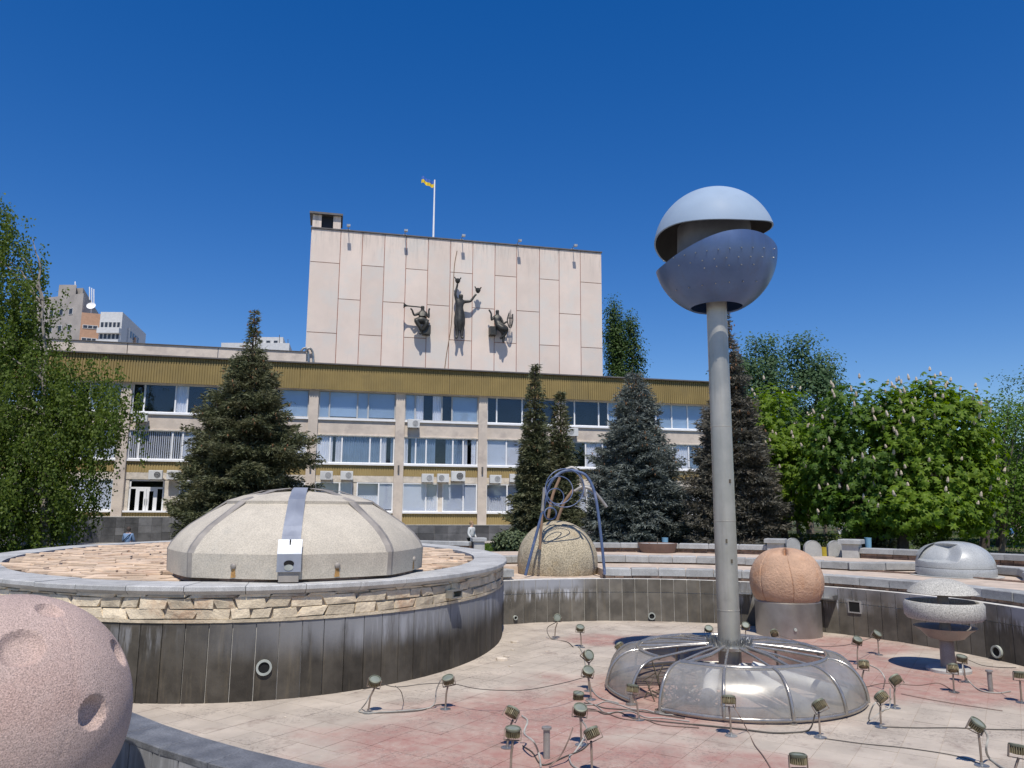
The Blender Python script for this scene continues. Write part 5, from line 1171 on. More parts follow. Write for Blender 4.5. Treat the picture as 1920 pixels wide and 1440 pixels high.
figure('tall standing bronze figure lifting two masks, middle of the tower wall', [(975, 600, .55, 52), (972, 540, .55, 42), (972, 460, .6, 50), (985, 412, .6, 22), (995, 375, .65, 30), (998, 330, .65, 30), (930, 425, .55, 24), (905, 330, .6, 17), (940, 200, .6, 13), (943, 172, .6, 14), (1035, 445, .55, 24), (1140, 440, .6, 18), (1205, 350, .65, 13), (1230, 332, .65, 15), (940, 650, .55, 44), (925, 780, .6, 34), (940, 900, .55, 24), (935, 975, .6, 18), (915, 995, .75, 14), (1010, 650, .55, 44), (1020, 780, .6, 34), (1005, 900, .55, 24), (1008, 975, .6, 18), (1028, 995, .75, 14)],
  [(0, 1), (1, 2), (2, 3), (3, 4), (4, 5), (2, 6), (6, 7), (7, 8), (8, 9), (2, 10), (10, 11), (11, 12), (12, 13), (0, 14), (14, 15), (15, 16), (16, 17), (17, 18), (0, 19), (19, 20), (20, 21), (21, 22), (22, 23)],
  [('raised_mask', mask(946, 132, .6, 34)), ('held_mask', mask(1250, 275, .65, 34)), ('wall_bracket', blk(975, 560, .15, 60, 60, .5)), ('skirt', tub([(975, 590, .55), (975, 740, .62), (972, 880, .55)], [50, 54, 34]))])
figure('seated bronze trumpeter, left of the three tower figures', [(420, 730, .6, 48), (415, 640, .6, 44), (418, 575, .6, 20), (420, 535, .62, 26), (420, 505, .62, 26), (365, 622, .55, 22), (290, 650, .7, 15), (262, 570, .8, 11), (235, 542, .8, 11), (470, 620, .55, 22), (515, 690, .65, 15), (512, 580, .65, 11), (525, 540, .65, 12), (310, 725, .95, 34), (390, 840, .9, 24), (400, 900, .8, 20), (375, 935, .85, 14), (490, 765, .95, 34), (440, 860, .8, 24), (380, 890, .75, 16)],
  [(0, 1), (1, 2), (2, 3), (3, 4), (1, 5), (5, 6), (6, 7), (7, 8), (1, 9), (9, 10), (10, 11), (11, 12), (0, 13), (13, 14), (14, 15), (15, 16), (0, 17), (17, 18), (18, 19)],
  [('trumpet', tub([(395, 528, .8), (300, 518, .85), (200, 508, .85), (165, 503, .85), (135, 500, .85)], [8, 8, 9, 16, 36])), ('block', blk(475, 875, .4, 95, 110, .8)), ('drapery', tub([(300, 740, .8), (400, 720, .85), (500, 760, .8)], [34, 44, 36]))])
figure('seated bronze figure with a lyre, right of the three tower figures', [(1545, 785, .6, 48), (1535, 695, .6, 44), (1540, 640, .6, 18), (1540, 600, .62, 26), (1540, 565, .62, 25), (1490, 680, .55, 22), (1452, 725, .65, 15), (1448, 620, .7, 11), (1412, 562, .7, 12), (1588, 690, .55, 22), (1632, 775, .7, 15), (1690, 740, .75, 12), (1690, 850, .95, 34), (1640, 950, .85, 24), (1585, 990, .8, 18), (1600, 1010, .85, 14), (1600, 860, .95, 34), (1640, 960, .8, 24), (1625, 1040, .8, 16), (1635, 1058, .85, 12)],
  [(0, 1), (1, 2), (2, 3), (3, 4), (1, 5), (5, 6), (6, 7), (7, 8), (1, 9), (9, 10), (10, 11), (0, 12), (12, 13), (13, 14), (14, 15), (0, 16), (16, 17), (17, 18), (18, 19)],
  [('lyre', lambda m, L, s: (m.tube(spline([L(1715, 620, .8), L(1690, 720, .8), L(1715, 820, .8), L(1745, 830, .8), L(1770, 740, .8), L(1770, 630, .8)], 5), .05, 8), m.tube([L(1700, 690, .8), L(1770, 690, .8)], .05, 6), [m.tube([L(1715 + 14 * k, 600 - 18 * k if k < 3 else 640, .8), L(1722 + 8 * k, 820, .8)], .02, 4) for k in range(4)])), ('block', blk(1470, 890, .4, 85, 105, .8)), ('drapery', tub([(1545, 800, .8), (1620, 850, .95), (1690, 860, .9)], [44, 44, 34]))])

# air conditioners on the facade
M('ac_white', (0.62, 0.62, 0.60), .5, var=.06, bump=0, rand=.08); M('ac_dark', (0.05, 0.05, 0.052), .6, bump=0); M('ac_grille', (0.30, 0.30, 0.30), .6, bump=0)
acs = [(265, 783, 'below the top left window beside the birch'), (293, 891, 'right above the entrance door'), (327, 891, 'above the door, at the edge of the left spruce'), (612, 892, 'first from the left spruce above the ground floor windows'), (650, 892, 'second from the left spruce above the ground floor windows'), (775, 795, 'alone below the top floor windows in the middle'), (801, 897, 'leftmost of three over the middle bay'), (830, 897, 'second of three over the middle bay'), (858, 895, 'with the black fan, third over the middle bay'), (928, 899, 'left of the pair beside the narrow spruces'), (965, 897, 'right of the pair beside the narrow spruces'), (1072, 811, 'half hidden behind the narrow spruces')]
for (px, py, lab) in acs:
    u0, z0 = fac(px, py, -.25); p = fpt(u0, z0 - .28, .26); o = empty('air_conditioner', p, FA, label='white air conditioner ' + lab, cat='air conditioner', group='air conditioners on the facade')
    big = 1.2 if px == 858 else 1.0; w, h = .86 * big, .60 * big; m = MB(); m.box((0, -.15, h / 2), (w, .30, h), ch=.02); m.build('case', 'ac_white', o)
    fx = random.choice((-.12, .12)); n_ = 24; m = MB(); m.add([(fx + .215 * big * math.cos(TWO * i / n_), -.304, h / 2 + .215 * big * math.sin(TWO * i / n_)) for i in range(n_)], [tuple(range(n_))]); m.build('fan', 'ac_dark' if px in (858, 965, 293) else 'ac_grille', o)
    m = MB()
    for k in range(3): rr = (.07, .14, .21)[k] * big; m.tube([(fx + rr * math.cos(TWO * i / n_), -.312, h / 2 + rr * math.sin(TWO * i / n_)) for i in range(n_)], .008, 4, closed=True)
    m.build('fan_guard', 'ac_white', o)
    m = MB(); m.box((-.3, -.12, -.03), (.04, .42, .06)); m.box((.3, -.12, -.03), (.04, .42, .06)); m.build('bracket', 'roof_edge', o)

# ================================================================== apartment blocks far behind
M('apt_orange', (0.42, 0.25, 0.16), .85, var=.1, bump=.1); M('apt_white', (0.56, 0.56, 0.55), .85, var=.08, bump=.1); M('apt_grey', (0.33, 0.30, 0.27), .85, var=.15, scale=.4, bump=.1); M('apt_window', (0.035, 0.04, 0.05), .25, bump=0)
def block(parent, name, mat, foot, z0, z1): m = MB(); m.prism(foot, z0, z1); return m.build(name, mat, parent)
def foot(L): return [tuple(ony(x, 600, Y)[:2]) for x, Y in L]
def zat(y, Y, x=200): return float(ony(x, y, Y)[2])
def face_windows(parent, A_, B_, zs, n, w, h, m0=.12, frame=True):
    A_, B_ = np.array([*A_, 0.]), np.array([*B_, 0.]); d = B_ - A_; L_ = np.linalg.norm(d); d /= L_; nn = np.array([d[1], -d[0], 0])
    for z in zs:
        for i in range(n):
            c = A_ + d * (L_ * (m0 + (1 - 2 * m0) * ((i + .5) / n))) + [0, 0, z]
            m = MB(); m.obox(c + nn * .02, d * w / 2, nn * .06, np.array([0, 0, h / 2])); fr = m.build('window', 'apt_white', parent)
            m = MB(); m.obox(c + nn * .06, d * (w / 2 - .08), nn * .04, np.array([0, 0, h / 2 - .08])); m.build('pane', 'apt_window', fr)
apt = empty('apartment_block', (0, 0, 0), label='orange and white apartment block with balconies behind the left roof', cat='building')
fo = foot([(152, 119), (189, 120), (215, 139), (180, 139)]); block(apt, 'orange_wing', 'apt_orange', fo, 0, zat(586, 119)); face_windows(apt, fo[0], fo[1], [zat(612, 119), zat(636, 119)], 3, .75, .6)
fo = foot([(187.5, 118.3), (229, 118.3), (276, 134), (235, 140)]); block(apt, 'white_wing', 'apt_white', fo, 0, zat(585, 118.3))
face_windows(apt, fo[0], fo[1], [zat(609, 118.3), zat(631, 118.3)], 5, .58, .95, .04)
face_windows(apt, fo[1], fo[2], [zat(628, 124), zat(650, 124)], 4, 1.0, 1.3, .3)
for yy in (621, 643):
    m = MB(); a_, b_ = np.array([*fo[0], zat(yy, 118.3)]), np.array([*fo[1], zat(yy, 118.3)]); d = (b_ - a_) / np.linalg.norm(b_ - a_); nn = np.array([d[1], -d[0], 0]); m.obox((a_ + b_) / 2 + nn * .35, (b_ - a_) / 2, nn * .35, np.array([0, 0, .42])); m.build('balcony', 'apt_white', apt)
for k in range(1, 4):
    p = np.array(fo[1]) * (1 - k / 4.) + np.array(fo[2]) * (k / 4.); m = MB(); m.box((p[0], p[1], zat(584, 118) / 2 - .5 - k * .2), (.5, .5, zat(584, 118) - 1 - k)); m.build('pilaster', 'apt_orange' if k == 2 else 'apt_white', apt)
fo = foot([(60, 128), (152, 124), (183, 142), (95, 150)]); g = block(apt, 'grey_wing', 'apt_grey', fo, 0, zat(562, 128)); face_windows(apt, fo[0], fo[1], [zat(590, 127), zat(620, 127)], 4, .9, 1.1)
fo = foot([(104, 129), (150, 128), (184, 146), (140, 150)]); block(apt, 'lift_house', 'apt_grey', fo, 0, zat(543, 129))
fo = foot([(104, 127.5), (137, 127.5), (140, 140), (110, 140)]); block(apt, 'stair_tower', 'apt_grey', fo, 0, zat(536, 128))
for (x, y0, y1) in ((141, 528, 545), (168, 538, 562), (172, 540, 570), (176, 542, 575)): m = MB(); p, q = ony(x, y1, 131), ony(x, y0, 131); m.tube([p, q], .09, 5); m.build('antenna', 'white_pvc', apt)
p = ony(171, 574, 126); m = MB(); m.lathe([(0, -.15), (.45, -.05), (.72, .12), (.70, .14), (.43, 0), (0, -.1)], 24); o = m.build('satellite_dish', 'white_pvc', apt, smooth=40); o.location = p; o.rotation_euler = (R(62), 0, R(12))
m = MB(); m.tube([p, p + [0, .2, -1.6]], .08, 6); m.build('dish_mast', 'white_pvc', apt)
apt2 = empty('white_block', (0, 0, 0), label='small white rooftop block behind the left spruce top', cat='building')
fo = foot([(478, 150), (533, 150), (545, 165), (490, 165)]); block(apt2, 'upper_house', 'apt_white', fo, 0, zat(632, 150, 500))
fo = foot([(418, 149.4), (545, 149.4), (560, 170), (430, 170)]); block(apt2, 'lower_house', 'apt_white', fo, 0, zat(643, 149.4, 480))
for (x, y0) in ((479, 618), (524, 628), (540, 636)): m = MB(); m.tube([ony(x, 650, 150), ony(x, y0, 150)], .06, 5); m.build('antenna', 'roof_edge', apt2)
face_windows(apt2, foot([(478, 149.9)])[0], foot([(533, 149.9)])[0], [zat(641, 150, 500)], 3, .9, .6)

# ================================================================== vegetation
def leafmat(name, dark, light, transl=.35, tip=None, rough=.55, spec=.25):
    m, t, b = newmat(name); out = t.nodes['Material Output']
    rp = t.nodes.new('ShaderNodeNewGeometry').outputs['Random Per Island']
    c = mixc(t, rp, dark, light)
    n1 = noise(t, .9, 3, .6); c = mixc(t, math_(t, 'MULTIPLY', maprange(t, n1, .4, .65), .5), c, tuple((a + b_) * .6 for a, b_ in zip(dark, light)) if tip is None else tip)
    t.links.new(c, b.inputs['Base Color']); b.inputs['Roughness'].default_value = rough; b.inputs['Specular IOR Level'].default_value = spec
    if transl:
        tr = t.nodes.new('ShaderNodeBsdfTranslucent'); mx = t.nodes.new('ShaderNodeMixShader'); mx.inputs[0].default_value = transl
        br = t.nodes.new('ShaderNodeHueSaturation'); br.inputs['Value'].default_value = 1.3; br.inputs['Saturation'].default_value = 1.15; t.links.new(c, br.inputs['Color']); t.links.new(br.outputs[0], tr.inputs[0])
        t.links.new(b.outputs[0], mx.inputs[1]); t.links.new(tr.outputs[0], mx.inputs[2]); t.links.new(mx.outputs[0], out.inputs[0])
leafmat('leaf_chestnut', (.062, .126, .010), (.205, .295, .028), .46)
leafmat('leaf_chestnut_shade', (.042, .095, .014), (.130, .21, .030), .43)  # shade on the middle chestnut is put into this darker leaf colour
leafmat('leaf_birch', (.052, .092, .014), (.155, .205, .040), .45)
leafmat('leaf_ash', (.052, .105, .045), (.125, .195, .092), .45)
leafmat('leaf_poplar', (.030, .065, .014), (.07, .115, .025), .3)
leafmat('leaf_maple', (.06, .13, .012), (.14, .22, .03), .4)
leafmat('leaf_dark', (.022, .045, .010), (.055, .095, .020), .25)
leafmat('leaf_hedge', (.06, .095, .015), (.14, .17, .03), .25)
leafmat('needle_green', (.050, .062, .030), (.155, .168, .088), .2, tip=(.16, .145, .08))
leafmat('needle_blue', (.062, .080, .070), (.205, .230, .210), .2, tip=(.17, .18, .165))
leafmat('needle_grey', (.060, .062, .050), (.175, .165, .135), .2, tip=(.16, .13, .095))
leafmat('needle_lime', (.055, .08, .04), (.15, .18, .09), .2)
leafmat('grass_blade', (.05, .10, .012), (.12, .19, .03), .3)
M('cone_brown', (.20, .10, .045), .8, var=.3, bump=0, isl=.3)
M('blossom', (.46, .385, .30), .8, var=.12, bump=0, isl=.15)
M('bark_dark', (.075, .055, .042), .95, var=.3, scale=5, bump=.8, bscale=12, bdist=.03)
M('bark_grey', (.16, .13, .10), .95, var=.3, scale=5, bump=.8, bscale=12, bdist=.03)
def _birch(t, c, b): return mixc(t, maprange(t, noise(t, 1, 4, .6, pos_scaled(t, (1.5, 1.5, 5))), .55, .65), c, (.05, .04, .035))
M('bark_birch', (.25, .225, .195), .85, var=.12, scale=2, bump=.3, extra=_birch)
def unit(v): return v / (np.linalg.norm(v, axis=-1, keepdims=True) + 1e-9)
def leaf_quads(c, axis, nrm, ln, wd):
    """diamond leaves: centre base c, along axis, face normal nrm"""
    axis = unit(axis); side = unit(np.cross(axis, nrm)); ln = np.asarray(ln)[:, None]; wd = np.asarray(wd)[:, None]
    return np.stack([c, c + axis * ln * .45 + side * wd * .5, c + axis * ln, c + axis * ln * .45 - side * wd * .5], 1)
def limb(mb, p0, p1, r0, r1, k=5, wob=.12):
    p0, p1 = np.array(p0, float), np.array(p1, float); L = np.linalg.norm(p1 - p0); pts = [p0 + (p1 - p0) * i / k + (rng.normal(size=3) * wob * L * .18 if 0 < i < k else 0) for i in range(k + 1)]
    mb.tube(pts, [r0 + (r1 - r0) * i / k for i in range(k + 1)], 7); return pts
def in_ells(n, ells, lo=.55):
    """points near the surfaces of a set of ellipsoids, none deep inside another"""
    out = []; vol = np.array([e[3] * e[4] + e[4] * e[5] for e in ells]); pr = vol / vol.sum()
    while len(out) < n:
        e = ells[rng.choice(len(ells), p=pr)]; d = unit(rng.normal(size=3)); r_ = lo + (1.04 - lo) * rng.random() ** .6
        p = np.array(e[:3]) + d * r_ * np.array(e[3:6])
        if any(o is not e and np.sum(((p - o[:3]) / np.array(o[3:6])) ** 2) < .35 for o in ells): continue
        out.append((p, unit(d / np.array(e[3:6]))))
    return out
def tree(name, label, base, trunk_h, trunk_r, ells, mat, n_clump, per, clump_r, leaf, bark='bark_grey', palmate=False, blossoms=0, group=None, lo=.5, limbs=10, flat=.6):
    """trunk, limbs and a crown of separate leaves gathered in clumps"""
    base = np.array(base, float); root = empty(name, base, label=label, cat='tree', group=group)
    ells = [(*(np.array(e[:3]) - base), *e[3:]) for e in ells]; top = np.mean([e[:3] for e in ells], 0)
    cl = in_ells(n_clump, ells, lo); mb = MB(); fork = np.array([top[0] * .25, top[1] * .25, trunk_h])
    limb(mb, (0, 0, -.1), fork, trunk_r, trunk_r * .75, 4, .05)
    for i in range(limbs):
        p = cl[int(i * len(cl) / limbs)][0]; mid = fork + (p - fork) * .5 + np.array([0, 0, .12 * np.linalg.norm(p - fork)])
        limb(mb, fork * [1, 1, random.uniform(.75, 1)], mid, trunk_r * .5, trunk_r * .28, 4); limb(mb, mid, p, trunk_r * .28, trunk_r * .06, 4)
    mb.build('trunk', bark, root, smooth=50)
    C_, N_ = [], []
    for p, d in cl:
        q = rng.normal(size=(per, 3)) * clump_r * [1, 1, flat] * .6; C_.append(p + q); N_.append(unit(unit(q) * .6 + d * .7 + np.array([0, 0, .7]) + rng.normal(size=(per, 3)) * .45))
    C_, N_ = np.concatenate(C_), np.concatenate(N_); n = len(C_)
    if palmate:
        a = unit(np.cross(N_, unit(rng.normal(size=(n, 3))))); b = np.cross(N_, a); V = []
        for k in range(6):
            t = TWO * k / 6; ax = a * math.cos(t) + b * math.sin(t) - N_ * .35; V.append(leaf_quads(C_, ax, N_, leaf * rng.uniform(.75, 1.15, n), leaf * .45 * np.ones(n)))
        V = np.concatenate(V)
    else:
        ax = unit(np.cross(N_, unit(rng.normal(size=(n, 3))))) + np.array([0, 0, -.35]); V = leaf_quads(C_, ax, N_, leaf * rng.uniform(.7, 1.3, n), leaf * .62 * rng.uniform(.8, 1.2, n))
    o = bpy.data.objects.new('crown', quadmesh('crown', V, mat)); COL.objects.link(o); o.parent = root
    if blossoms:
        m = MB()
        for p, d in [c for c in cl if c[1][2] > random.uniform(-.6, .75) and (c[1][1] < .5)][:blossoms]:
            b0 = p + d * clump_r * .75; h = random.uniform(.20, .36); ax = unit(np.array([d[0] * .35, d[1] * .35, 1]))
            m.tube([b0, b0 + ax * h * .25, b0 + ax * h * .7, b0 + ax * h], [.035, .075, .055, .012], 6)
        m.build('blossom_candles', 'blossom', root, kind='stuff')
    return root
def pe(x, y, Y, wx, wy, dz=1.0):
    """ellipsoid from a photo ellipse at depth Y"""
    p = ony(x, y, Y); k = np.linalg.norm(p - EYE) / FPX * (1430 / FPX); return (p[0], p[1], p[2], wx * k, wx * k * dz, wy * k)
def gnd(x, Y, z=0.0): p = ony(x, 1000, Y); return (p[0], Y, z)

# chestnuts at the right
G = 'chestnut trees beyond the parapet'
tree('chestnut_tree', 'flowering chestnut just right of the dark spruce, lighter green', gnd(1470, 46), 2.6, .24, [pe(1455, 805, 46, 56, 72), pe(1490, 900, 45, 75, 80), pe(1420, 900, 46, 40, 70), pe(1530, 850, 46, 50, 60)], 'leaf_chestnut', 230, 19, .75, .24, 'bark_dark', True, 60, G)
tree('chestnut_tree', 'broad chestnut full of pale blossom candles in the middle', gnd(1612, 40), 2.4, .30, [pe(1610, 808, 40, 68, 76), pe(1640, 880, 40, 85, 95), pe(1570, 870, 40, 50, 75), pe(1675, 785, 40.5, 40, 50), pe(1630, 955, 39.5, 85, 38)], 'leaf_chestnut_shade', 270, 19, .72, .24, 'bark_dark', True, 170, G)
tree('chestnut_tree', 'yellow-green chestnut with a rounded top on the right', gnd(1685, 38), 2.4, .30, [pe(1745, 806, 38, 68, 78), pe(1770, 880, 38, 68, 90), pe(1715, 870, 38, 55, 95), pe(1800, 800, 38, 35, 60), pe(1805, 960, 37, 40, 35), pe(1730, 955, 37, 70, 38)], 'leaf_chestnut', 300, 19, .75, .24, 'bark_dark', True, 100, G)
tree('maple_tree', 'loose light green tree with bare branches at the right edge', gnd(1875, 42), 1.6, .17, [pe(1880, 810, 42, 48, 60), pe(1920, 850, 42, 60, 90), pe(1870, 910, 42, 60, 60), pe(1925, 960, 42, 50, 50)], 'leaf_maple', 190, 60, .85, .17, 'bark_grey', lo=.3, limbs=22)
tree('maple_tree', 'tall slender tree crossing the right edge of the picture', gnd(1945, 50), 3, .2, [pe(1935, 760, 50, 45, 60), pe(1950, 860, 50, 70, 90)], 'leaf_ash', 120, 70, .9, .17, 'bark_grey')
tree('ash_tree', 'tall blue-green tree behind the dark spruce, left of two', gnd(1430, 66), 6, .35, [pe(1425, 690, 66, 38, 55), pe(1410, 740, 66, 55, 60), pe(1450, 780, 66, 50, 60)], 'leaf_ash', 230, 62, 1.15, .28)
tree('ash_tree', 'tall blue-green tree with two pointed tops, right of two', gnd(1520, 66), 6, .35, [pe(1503, 690, 66, 25, 60), pe(1545, 705, 66, 22, 45), pe(1520, 760, 66, 50, 60), pe(1540, 800, 66, 45, 60)], 'leaf_ash', 230, 62, 1.05, .28)
tree('poplar_tree', 'columnar dark poplar rising behind the right end of the tower', gnd(1168, 84), 4, .4, [pe(1150, 590, 84, 9, 40), pe(1155, 650, 84, 18, 60), pe(1182, 635, 84, 9, 50), pe(1194, 680, 84, 12, 40), pe(1165, 740, 84, 30, 60)], 'leaf_poplar', 330, 70, .75, .26, lo=.35, flat=1.1)
# the wood far behind, read as one mass
V = []
for i in range(150):
    x = 1380 + 640 * rng.random(); Y = rng.uniform(75, 130); p = ony(x, 1000, Y); h = rng.uniform(5, 9)
    c = np.array([p[0], Y, rng.uniform(1.5, h)]); q = rng.normal(size=(160, 3)) * [2.2, 2.2, 1.4]; N_ = unit(rng.normal(size=(160, 3)) + [0, -.6, .8]); ax = unit(np.cross(N_, rng.normal(size=(160, 3)))); V.append(leaf_quads(c + q, ax, N_, rng.uniform(.35, .6, 160), rng.uniform(.3, .4, 160)))
o = bpy.data.objects.new('far_wood', quadmesh('far_wood', np.concatenate(V), 'leaf_dark')); COL.objects.link(o); tag(o, 'dark green far-off park wood behind the trunks', 'wood', kind='stuff')

# birch on the left with hanging strands
def birch():
    base = np.array(gnd(92, 40)); root = empty('birch_tree', base, label='tall weeping birch with hanging leafy strands at the left edge', cat='tree')
    E_ = [pe(25, 690, 40, 85, 140), pe(70, 770, 40, 90, 90), pe(4, 520, 40, 52, 110), pe(-20, 430, 40, 40, 70), pe(85, 860, 40, 95, 110), pe(205, 780, 39.5, 38, 75), pe(150, 730, 40, 50, 60), pe(-60, 780, 40, 110, 190), pe(20, 930, 39.5, 95, 55)]
    E_ = [(*(np.array(e[:3]) - base), *e[3:]) for e in E_]
    mb = MB(); top = np.array([-1.6, 0, 13.5]); sp = limb(mb, (0, 0, -.1), top, .22, .05, 9, .04)
    cl = in_ells(680, E_, .2)
    for i in range(34):
        p = cl[i * 20][0]; z = min(max(p[2] - 1.2, 1.6), 13); a = np.array([np.interp(z, [0, 13.5], [0, -1.6]), 0, z]); mid = a + (p - a) * .55 + [0, 0, .6]; limb(mb, a, mid, .075, .04, 4); limb(mb, mid, p, .04, .012, 4)
    mb.build('trunk', 'bark_birch', root, smooth=50)
    V = []
    for p, d in cl:
        for s in range(3):
            q = p + rng.normal(size=3) * [.4, .4, .35]; L = rng.uniform(.6, 2.3); n = int(32 * L); tt = rng.random(n); c = q + np.stack([rng.normal(size=n) * .13 + d[0] * .25 * tt, rng.normal(size=n) * .13 + d[1] * .25 * tt, -tt * L], 1)
            N_ = unit(rng.normal(size=(n, 3)) + d * .6 + [0, -.2, .3]); ax = unit(rng.normal(size=(n, 3)) * .6 + [0, 0, -1]); V.append(leaf_quads(c, ax, N_, rng.uniform(.12, .20, n), rng.uniform(.09, .14, n)))
    o = bpy.data.objects.new('crown', quadmesh('crown', np.concatenate(V), 'leaf_birch')); COL.objects.link(o); o.parent = root
birch()
def hang_twigs():
    pass
# spruces in front of the offices
def spruce(label, base, top, rmax, mat, nlev, prof, cones=0, dens=1.0, top_brown=False, seed=1, lean=0.0, low=.35, group='spruces in front of the office block'):
    r_ = np.random.default_rng(seed); base = np.array(base, float); h = top - base[2]; root = empty('spruce_tree', base, label=label, cat='tree', group=group)
    mb = MB(); mb.tube([(0, 0, -.1), (lean * .5, 0, h * .5), (lean, 0, h)], [.05 + h * .016, h * .011, .015], 8); mb.build('trunk', 'bark_dark', root, smooth=50)
    C_, AX, NN, LN = [], [], [], []; tips = []; br = MB(); ph_ = seed * 1.7
    for lv in range(nlev):
        f = (lv + r_.random() * .7) / nlev; z = h - (h - low) * f ** .92; R_ = max(.10, rmax * float(np.interp(f, *prof)) * r_.uniform(.84, 1.08)); nb = int(5 + 7 * min(1, f * 1.6))
        a0 = r_.random() * TWO
        for k in range(nb):
            a = a0 + TWO * k / nb + r_.normal() * .2
            if r_.random() < .06: continue
            L = R_ * r_.uniform(.62, 1.14) * (1 + .13 * math.sin(2 * a + ph_ + z * .5) + .10 * math.sin(3 * a - ph_ + z * 1.1)); d = np.array([math.cos(a), math.sin(a), 0]); sd = np.array([-math.sin(a), math.cos(a), 0])
            ns = max(3, int(L / .16 * dens)); droop = -.10 - .30 * f + r_.normal() * .06
            for i in range(ns):
                s = (i + r_.random()) / ns
                if s < .22 and L > 1.2: continue
                p = np.array([lean * z / h, 0, z]) + d * L * s + np.array([0, 0, L * (droop * s + .16 * s * s * s)])
                wl = min(.75, (1.05 - s) * L * .55 + .12)
                for sgn in (-1, 1):
                    m = max(1, int(wl / .15))
                    for j in range(m):
                        q = p + sd * sgn * wl * (j + r_.random() * .8) / m + d * .12 * j + r_.normal(size=3) * .04 + np.array([0, 0, -.10 * j * wl])
                        ax = d * .75 + sd * sgn * .65 + np.array([0, 0, r_.uniform(-.35, .25)]) + r_.normal(size=3) * .22
                        C_.append(q); AX.append(ax); LN.append(r_.uniform(.20, .36))
            tip = np.array([lean * z / h, 0, z]) + d * L + np.array([0, 0, L * (droop + .16)]); tips.append((tip, f, d))
            if L > .8: br.tube([(lean * z / h, 0, z), (lean * z / h + d[0] * L * .8, d[1] * L * .8, z + L * (droop * .8 + .08))], [.035, .008], 4)
    br.build('branches', 'bark_dark', root, kind='stuff')
    C_, AX, LN = np.array(C_), np.array(AX), np.array(LN); n = len(C_); V = []
    for k in range(3):
        N_ = unit(rng.normal(size=(n, 3)) * .7 + [0, 0, .8]) if k == 0 else unit(rng.normal(size=(n, 3))); V.append(leaf_quads(C_ + rng.normal(size=(n, 3)) * .05, AX + rng.normal(size=(n, 3)) * .3, N_, LN, LN * r_.uniform(.17, .28, n)))
    o = bpy.data.objects.new('crown', quadmesh('crown', np.concatenate(V), mat)); COL.objects.link(o); o.parent = root
    if cones:
        m = MB(); cand = [t for t in tips if t[1] < .55]
        for _ in range(cones):
            p, f, d = cand[r_.integers(len(cand))]; q = p - d * r_.uniform(.0, .35) + r_.normal(size=3) * .12 + [0, 0, -.05]; L = r_.uniform(.12, .19); m.tube([q, q + [0, 0, -L * .4], q + [0, 0, -L]], [.02, .042, .012], 5)
        m.build('cones', 'cone_brown', root, kind='stuff')
    return root
def ztop(x, y, Y): return float(ony(x, y, Y)[2])
spruce('large dark spruce behind the stone dome', gnd(452, 44), ztop(458, 585, 44), 3.65, 'needle_green', 56, ((0, .05, .10, .17, .27, .45, .7, 1), (.02, .05, .10, .26, .52, .84, 1.0, .95)), 190, 1.25, seed=3)
spruce('narrow pointed spruce left of the pair behind the globe', gnd(1003, 45), ztop(1002, 682, 45), 1.95, 'needle_green', 52, ((0, .06, .15, .35, .6, 1), (.03, .08, .22, .42, .62, 1.0)), 80, 1.35, seed=5)
spruce('shorter narrow spruce right of the pair behind the globe', gnd(1052, 45.5), ztop(1048, 735, 45.5), 1.6, 'needle_green', 46, ((0, .06, .15, .35, .6, 1), (.04, .12, .28, .48, .7, 1.0)), 70, 1.35, seed=6)
spruce('wide grey-blue spruce between the globe and the column', gnd(1196, 46), ztop(1190, 700, 46), 3.5, 'needle_blue', 54, ((0, .04, .12, .3, .55, .8, 1), (.10, .22, .34, .58, .86, 1.0, .95)), 220, 1.25, seed=8)
spruce('dark grey spruce standing right behind the column', gnd(1385, 43), ztop(1368, 585, 43), 2.7, 'needle_grey', 60, ((0, .06, .15, .35, .6, 1), (.03, .10, .25, .52, .78, 1.0)), 330, 1.25, seed=11, lean=-.3)
# shrubs and hedges
def shrub(name, label, ell, mat, n, leaf, cat='shrub', group=None, box=False):
    e = np.array(ell, float); root = empty(name, (e[0], e[1], 0), label=label, cat=cat, group=group)
    if box: q = rng.uniform(-1, 1, size=(n, 3)); ax_ = rng.integers(0, 3, n); q[np.arange(n), ax_] = np.sign(q[np.arange(n), ax_]) * rng.uniform(.8, 1.03, n)
    else: q = unit(rng.normal(size=(n, 3))) * rng.uniform(.55, 1.05, (n, 1))
    c = q * e[3:6] + [0, 0, e[2]]; N_ = unit(q + rng.normal(size=(n, 3)) * .5 + [0, 0, .4]); ax = unit(np.cross(N_, rng.normal(size=(n, 3)))); V = leaf_quads(c, ax, N_, leaf * rng.uniform(.7, 1.3, n), leaf * .6 * np.ones(n))
    o = bpy.data.objects.new('foliage', quadmesh('foliage', V, mat)); COL.objects.link(o); o.parent = root
    m = MB()
    for k in range(5): limb(m, (random.uniform(-.1, .1), 0, 0), (e[3] * random.uniform(-.6, .6), e[4] * random.uniform(-.5, .5), e[2] + e[5] * .3), .03, .01, 3)
    m.build('stems', 'bark_dark', root)
def flat_ell(x0, x1, y0, Y, depth): a, b = ony(x0, y0, Y), ony(x1, y0, Y); zt = a[2]; return ((a[0] + b[0]) / 2, Y, zt / 2, abs(b[0] - a[0]) / 2, depth, max(.2, zt / 2))
shrub('hedge', 'clipped yellow-green hedge seen through the parapet gap', flat_ell(1478, 1608, 1002, 47, .7), 'leaf_hedge', 5200, .13, 'hedge', box=True)
shrub('shrub', 'low spreading conifer bush under the blossoming chestnut', flat_ell(1625, 1680, 985, 45, .9), 'needle_green', 2400, .2, group='bushes under the chestnuts')
shrub('shrub', 'dark bush between the two right chestnut trunks', flat_ell(1705, 1775, 975, 46, 1.0), 'leaf_dark', 3000, .18, group='bushes under the chestnuts')
